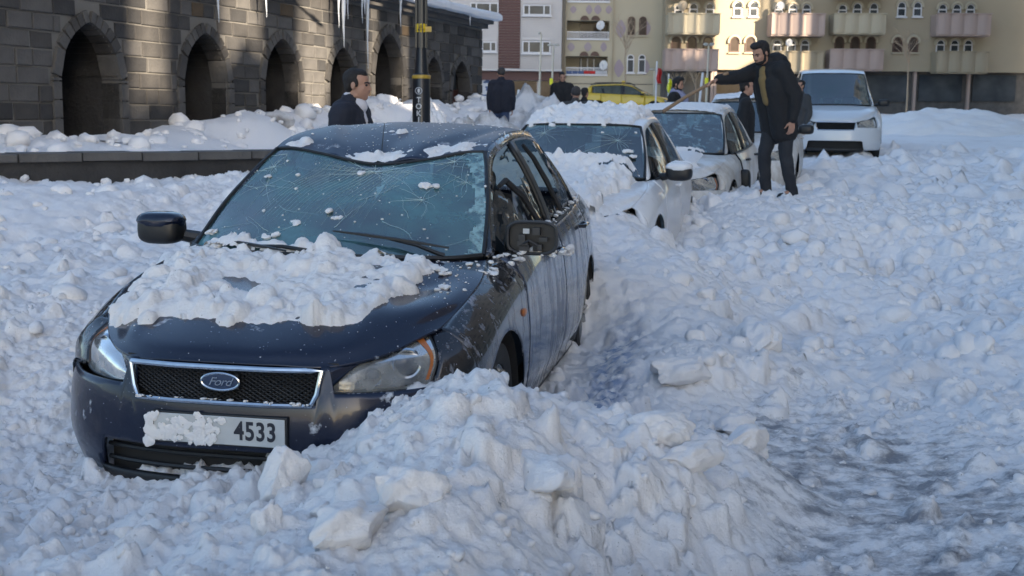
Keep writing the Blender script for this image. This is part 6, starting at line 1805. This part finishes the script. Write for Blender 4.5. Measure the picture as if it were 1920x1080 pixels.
def head_shapes(mb, c, q, s=1.):
    """head with skull, jaw, brow, nose, lips, chin and ears; c = centre, q = rotation (face looks along -Y)"""
    T = lambda x, y, z: Vector(c) + q @ (Vector((x, y, z)) * s)
    mb.ball(T(0, .012, .035), (.076 * s, .094 * s, .088 * s), 20, 14, rot=q)
    mb.ball(T(0, -.024, -.03), (.063 * s, .072 * s, .080 * s), 20, 14, rot=q); cap(mb, T(-.04, -.0, -.075), .022 * s, T(0, -.058, -.085), .020 * s); cap(mb, T(.04, -.0, -.075), .022 * s, T(0, -.058, -.085), .020 * s)
    mb.ball(T(0, -.052, -.088), (.030 * s, .030 * s, .024 * s), 12, 8, rot=q)
    mb.ball(T(0, -.072, .018), (.052 * s, .020 * s, .013 * s), 12, 8, rot=q)
    cap(mb, T(0, -.084, .010), .008 * s, T(0, -.098, -.024), .011 * s, 10)
    for sg in (1, -1):
        mb.ball(T(sg * .012, -.094, -.030), (.010 * s, .012 * s, .008 * s), 8, 6, rot=q)
        mb.ball(T(sg * .040, -.058, -.022), (.020 * s, .020 * s, .020 * s), 10, 8, rot=q)
        mb.ball(T(sg * .078, .012, -.005), (.010 * s, .020 * s, .030 * s), 12, 8, rot=q @ Matrix.Rotation(sg * .25, 3, 'Z'))
    mb.ball(T(0, -.084, -.052), (.026 * s, .012 * s, .007 * s), 10, 6, rot=q)
    mb.ball(T(0, -.081, -.064), (.022 * s, .012 * s, .007 * s), 10, 6, rot=q)
def hand_shapes(mb, w, d, side, up, curl=.8, s=1.):
    """palm, four bent fingers of different lengths and a thumb; w = wrist, d = direction, side = thumb side"""
    w, d, side, up = Vector(w), Vector(d).normalized(), Vector(side).normalized(), Vector(up).normalized()
    pc = w + d * .055 * s
    for k in range(4):
        o_ = side * (.030 - .020 * k) * s; cap(mb, w + o_ * .5, .017 * s, w + d * .085 * s + o_, .0115 * s, 8)
    for k, l in enumerate((.072, .080, .075, .058)):
        o_ = side * (.031 - .0205 * k) * s; p = w + d * .085 * s + o_; a = 0; dd = d
        for j, f in enumerate((.45, .32, .23)):
            a += curl * (.7, 1.0, .8)[j]; dd = (d * math.cos(a) - up * math.sin(a)); e = p + dd * l * f * s
            cap(mb, p, (.0105 - .001 * j) * s, e, (.0095 - .001 * j) * s, 8); p = e
    p = w + d * .022 * s + side * .024 * s; dd = (d * .6 + side * .75 - up * .2).normalized(); e = p + dd * .038 * s; cap(mb, p, .014 * s, e, .0115 * s, 8)
    dd = (d * .85 + side * .2 - up * .5).normalized(); e2 = e + dd * .030 * s; cap(mb, e, .0112 * s, e2, .0095 * s, 8); cap(mb, e2, .0095 * s, e2 + (dd - up * .4).normalized() * .02 * s, .008 * s, 8)
def person(label, loc, rz, J, jacket, trousers, hair='short', vox=.012, s=1., hands=True, parts=(), head_rot=(0, 0, 0), beard=False, shirt=None, jw=1.0, group=None, coat_len=.12, full=True, open_front=False):
    """J: joints in metres, feet at 0, facing -Y: hip, chest, neck, head, sh/el/wr (l, r), hipj/kn/an (l, r)"""
    root = thing('person', label, 'person', loc, rz, group)
    q = (Matrix.Rotation(head_rot[2], 3, 'Z') @ Matrix.Rotation(head_rot[0], 3, 'X') @ Matrix.Rotation(head_rot[1], 3, 'Y'))
    V = {k: Vector(v) for k, v in J.items()}
    mb = MB(); head_shapes(mb, V['head'], q, s)
    cap(mb, V['neck'], .058 * s, V['head'] + q @ Vector((0, .015, -.05)), .052 * s)
    cap(mb, V['hip'], .115, V['chest'], .125); cap(mb, V['chest'], .12, V['neck'], .06)
    for a in 'lr':
        cap(mb, V['chest'] * .4 + V['neck'] * .6, .06, V['sh' + a], .05); cap(mb, V['sh' + a], .045, V['el' + a], .036); cap(mb, V['el' + a], .036, V['wr' + a], .026)
        if full: cap(mb, V['hj' + a], .075, V['kn' + a], .05); cap(mb, V['kn' + a], .05, V['an' + a], .035); cap(mb, V['an' + a], .035, V['an' + a] + Vector((0, -.10, -.03)), .03)
        if hands:
            d = (V['wr' + a] - V['el' + a]).normalized(); d = V.get('hd' + a, d)
            sd = V.get('hs' + a, Vector((0, -1, 0))); up = V.get('hu' + a, Vector((1 if a == 'l' else -1, 0, 0)))
            sd = (sd - d * sd.dot(d)).normalized(); hand_shapes(mb, V['wr' + a] + d * .01, d, sd, up, J.get('curl' + a, Vector((.45, 0, 0)))[0] if isinstance(J.get('curl' + a), Vector) else .45, s)
    body = mb.build('body', M['skin'], root); remesh(body, vox * .62, 1)
    # eyes and brows
    for sg in (1, -1):
        e = Vector(V['head']) + q @ (Vector((sg * .030, -.076, .004)) * s)
        m2 = MB(); m2.ball(e, .0105 * s, 10, 8); m2.build('eye', M['dark'], root)
        m2 = MB(); m2.tube([Vector(V['head']) + q @ (Vector((sg * x, y, z)) * s) for x, y, z in ((.014, -.092, .020), (.032, -.088, .026), (.052, -.070, .020))], .005 * s, 5); m2.build('eyebrow', M['hair'], root)
    # hair
    T = lambda x, y, z: V['head'] + q @ (Vector((x, y, z)) * s)
    mb = MB()
    if hair in ('short', 'full'):
        k = 1.0 if hair == 'short' else 1.10
        mb.ball(T(0, .034 if hair == 'short' else .026, .050), (.080 * s * k, .086 * s * k, .080 * s * k), 22, 14, rot=q); mb.ball(T(0, .058, .0), (.070 * s * k, .052 * s * k, .070 * s), 16, 10, rot=q)
        mb.ball(T(0, -.012, .082), (.062 * s, .062 * s, .045 * s), 16, 10, rot=q)
        for sg in (1, -1): mb.ball(T(sg * .066, -.006, .022), (.012 * s, .022 * s, .034 * s), 10, 8, rot=q)
        if hair == 'full': mb.ball(T(0, -.02, .10), (.07 * s, .075 * s, .04 * s), 16, 10, rot=q)
        hm = M['hair']; nm = 'hair'
    else:
        mb.ball(T(0, .012, .052), (.086 * s, .103 * s, .088 * s), 22, 14, rot=q); mb.ball(T(0, .035, .02), (.086 * s, .085 * s, .060 * s), 16, 10, rot=q); hm = M[hair]; nm = 'knitted_hat'
    h = mb.build(nm, hm, root); remesh(h, vox * .6, 1, .022)
    if beard:
        mb = MB(); mb.ball(T(0, -.040, -.078), (.056 * s, .050 * s, .036 * s), 16, 10, rot=q)
        for sg in (1, -1): cap(mb, T(sg * .050, -.02, -.07), .022 * s, T(sg * .066, .0, -.01), .012 * s)
        mb.ball(T(0, -.088, -.045), (.030 * s, .010 * s, .006 * s), 10, 6, rot=q)
        b = mb.build('beard', M['hair'], root); remesh(b, vox * .5, 1, .006)
    # jacket
    mb = MB(); w = jw
    hip, ch, nk = V['hip'], V['chest'], V['neck']
    for dx in (-.075 * w, .075 * w):
        o_ = Vector((dx, 0, 0)); cap(mb, hip + o_ + Vector((0, 0, -coat_len)), .125 * w, ch + o_, .135 * w); cap(mb, ch + o_, .135 * w, ch * .35 + nk * .65 + o_ * .9, .095 * w)
    for a in 'lr':
        cap(mb, ch * .3 + nk * .7, .085 * w, V['sh' + a], .082 * w); cap(mb, V['sh' + a], .085 * w, V['el' + a], .066 * w); cap(mb, V['el' + a], .067 * w, V['wr' + a] + (V['el' + a] - V['wr' + a]).normalized() * .015, .047 * w)
    cap(mb, nk + Vector((0, .02, -.03)), .085 * w, nk + Vector((0, .01, .025)), .072 * w)
    for p in parts:
        if p[0] == 'hood': mb.ball(nk + Vector(p[1]), p[2], 18, 12)
    j = mb.build('jacket', jacket, root); remesh(j, vox, 2, .022)
    if shirt:
        mb = MB(); f = shirt[1]
        for a, b_, r in f: cap(mb, Vector(a), r, Vector(b_), r * .9)
        sh = mb.build('shirt', shirt[0], root); remesh(sh, vox * .7, 1, .006)
    if full:
        mb = MB()
        cap(mb, hip + Vector((-.05, 0, -.03)), .12, hip + Vector((.05, 0, -.03)), .12)
        for a in 'lr':
            cap(mb, V['hj' + a] + Vector((0, .01, 0)), .105, V['kn' + a], .075); cap(mb, V['kn' + a], .074, V['an' + a] + Vector((0, .0, -.03)), .060)
        t = mb.build('trousers', trousers, root); remesh(t, vox, 2, .02)
        for a in 'lr':
            mb = MB(); cap(mb, V['an' + a] + Vector((0, .01, .03)), .050, V['an' + a] + Vector((0, .02, -.03)), .05); cap(mb, V['an' + a] + Vector((0, .03, -.035)), .046, V['an' + a] + Vector((0, -.16, -.05)), .036); mb.box(V['an' + a].x - .045, V['an' + a].x + .045, V['an' + a].y - .20, V['an' + a].y + .07, V['an' + a].z - .095, V['an' + a].z - .065)
            sh = mb.build('shoe', M['shoe'], root); remesh(sh, .012, 2)
    return root
def standing(**k):
    J = dict(hip=(0, 0, .98), chest=(0, .01, 1.28), neck=(0, .02, 1.50), head=(0, 0, 1.655), shl=(.19, .02, 1.43), shr=(-.19, .02, 1.43), ell=(.25, .05, 1.15), elr=(-.25, .05, 1.15), wrl=(.25, -.03, .90), wrr=(-.25, -.03, .90),
             hjl=(.09, 0, .93), hjr=(-.09, 0, .93), knl=(.10, -.01, .50), knr=(-.10, -.01, .50), anl=(.11, .02, .09), anr=(-.11, .02, .09))
    J.update(k); return J
# the man with the stick: leans to the left over the third car
pf = at_y(1454, 366, 12.7)
# built facing -Y, then turned to face left (towards -X) and slightly away
J = dict(hip=(0, .02, .96), chest=(0, -.10, 1.27), neck=(.0, -.17, 1.46), head=(0, -.275, 1.585), shl=(.19, -.13, 1.41), shr=(-.19, -.17, 1.40), ell=(.29, .00, 1.14), wrl=(.27, -.02, .88),
         elr=(-.20, -.44, 1.33), wrr=(-.16, -.70, 1.30), hjl=(.10, .03, .92), hjr=(-.09, .0, .92), knl=(.12, .02, .50), knr=(-.10, -.10, .50), anl=(.14, .12, .10), anr=(-.12, -.04, .10),
         hdr=(.05, -.95, -.25), hsr=(1, .0, .3), hur=(0, -.2, .9), hsl=(0, -1, 0), hul=(1, 0, 0), hdl=(0, -.05, -1))
V_ = J.copy(); J = {k: v for k, v in J.items()}
man = person('bearded man in a black hooded parka and mustard jumper, reaching out with a wooden stick', (pf.x, 12.7, pf.z - .05), R(-66), J, M['jacket'], M['jeans_black'], hair='full', vox=.010, head_rot=(R(24), 0, R(12)), beard=True, jw=1.2, coat_len=.20,
             parts=[('hood', (.0, .10, .06), (.15, .11, .085)), ('hood', (.02, .15, .0), (.13, .10, .09))],
             shirt=(M['sweater'], [((.03, -.235, 1.31), (.045, -.185, 1.08), .062), ((.02, -.228, 1.40), (.02, -.235, 1.30), .056)]))
# a wooden stick held in his right hand; its tip rests on the windscreen of the third car
Mx = Matrix.Translation((pf.x, 12.7, pf.z - .05)) @ Matrix.Rotation(R(-66), 4, 'Z') @ Matrix.Scale(.955, 4)
hand = Mx @ Vector((-.155, -.79, 1.265))
tip = at_y(1243, 209, 12.35); d_ = (hand - tip); back = hand + d_.normalized() * .22
mb = MB(); mb.tube([tip - hand, (tip - hand) * .5 + Vector((0, 0, .01)), Vector((0, 0, 0)), back - hand], [.019, .018, .018, .018], 10)
o = mb.build('wooden_stick', mat('stick_wood', (.20, .13, .075), .7, noise=(5, (.28, .19, .12), .3, (8, 8, 1)))); o.location = hand; tag(o, 'long wooden stick held by the bearded man over the white roof', 'stick')
man.scale = (.955, .955, .955)
# small round badge on his sleeve
mb = MB(); mb.ball((.29, .0, 1.30), (.006, .032, .032), 10, 8); b_ = mb.build('sleeve_badge', M['jacket_grey'], man)
def put(px, ypy, Y, zfoot): p = at_y(px, ypy, Y); return (p.x, Y, zfoot)
# man at the left, seen from the side, chest up behind the blue roof
p = at_y(668, 133, 9.3); zt = p.z - 1.765
person('dark-haired man in a black jacket and white shirt collar, in profile behind the blue roof', (p.x - .03, 9.3, zt), R(78), standing(chest=(0, .0, 1.27), neck=(0, .0, 1.50), head=(0, -.045, 1.655), ell=(.24, .03, 1.14), elr=(-.24, .03, 1.14)), M['jacket_navy'], M['jeans_black'], hair='short', vox=.009, head_rot=(R(2), 0, 0),
       jw=1.2, shirt=(M['shirt'], [((.0, .015, 1.545), (0, -.055, 1.50), .071), ((0, -.05, 1.47), (0, -.082, 1.39), .045)]), parts=[('hood', (0, .09, -.02), (.14, .07, .07))])
# walking man seen from behind, in jeans
g_ = at_y(940, 128, 26.5).z - 1.77
person('man with grey hair in a dark jacket and blue jeans walking away past the hall', (at_y(940, 128, 26.5).x, 26.5, g_), R(182), standing(anl=(.12, -.12, .10), knl=(.11, -.10, .52), anr=(-.11, .22, .14), knr=(-.10, .02, .50)), M['jacket_navy'], M['jeans'], hair='beanie', vox=.016, jw=1.18, coat_len=.06)
p = at_y(1055, 137, 30); person('man in a black coat walking towards the camera beyond the snow heap', (p.x, 30, p.z - 1.76), R(3), standing(), M['jacket'], M['jeans_black'], hair='short', vox=.016, jw=1.22, head_rot=(R(12), 0, 0), coat_len=.25)
p = at_y(1080, 165, 22); person('person in grey knitted hat and grey jacket seen from behind, beyond the snowy white roof', (p.x, 22, p.z - 1.76), R(170), standing(), M['jacket_grey'], M['jeans_black'], hair='beanie', vox=.016, jw=1.1)
p = at_y(1097, 166, 27); person('dark-haired person half hidden at the rear end of the taxi', (p.x, 27, p.z - 1.76), R(150), standing(), M['jacket'], M['jeans_black'], hair='short', vox=.018)
p = at_y(1272, 147, 22.0); person('bearded young man with lilac-grey hood under a black jacket, beyond the white cars', (p.x, 22.0, p.z - 1.765), R(62), standing(), M['jacket'], M['jeans_black'], hair='full', vox=.012, beard=True, head_rot=(R(10), 0, 0),
       jw=1.15, shirt=(M['hoodie'], [((.05, -.02, 1.50), (.03, -.13, 1.40), .065), ((-.05, -.02, 1.50), (-.02, -.13, 1.40), .065), ((0, -.14, 1.40), (0, -.15, 1.22), .06), ((0, .06, 1.50), (0, .07, 1.47), .10)]))
p = at_y(1402, 150, 17.5); person('man in dark clothes mostly hidden behind the bearded man with the stick', (p.x, 17.5, p.z - 1.76), R(80), standing(), M['jacket'], M['jeans_black'], hair='short', vox=.015)
p = at_y(1500, 152, 24); person('dark-haired person passing behind the bonnet of the white van', (p.x, 24, p.z - 1.76), R(-60), standing(), M['jacket_grey'], M['jeans_black'], hair='short', vox=.018)
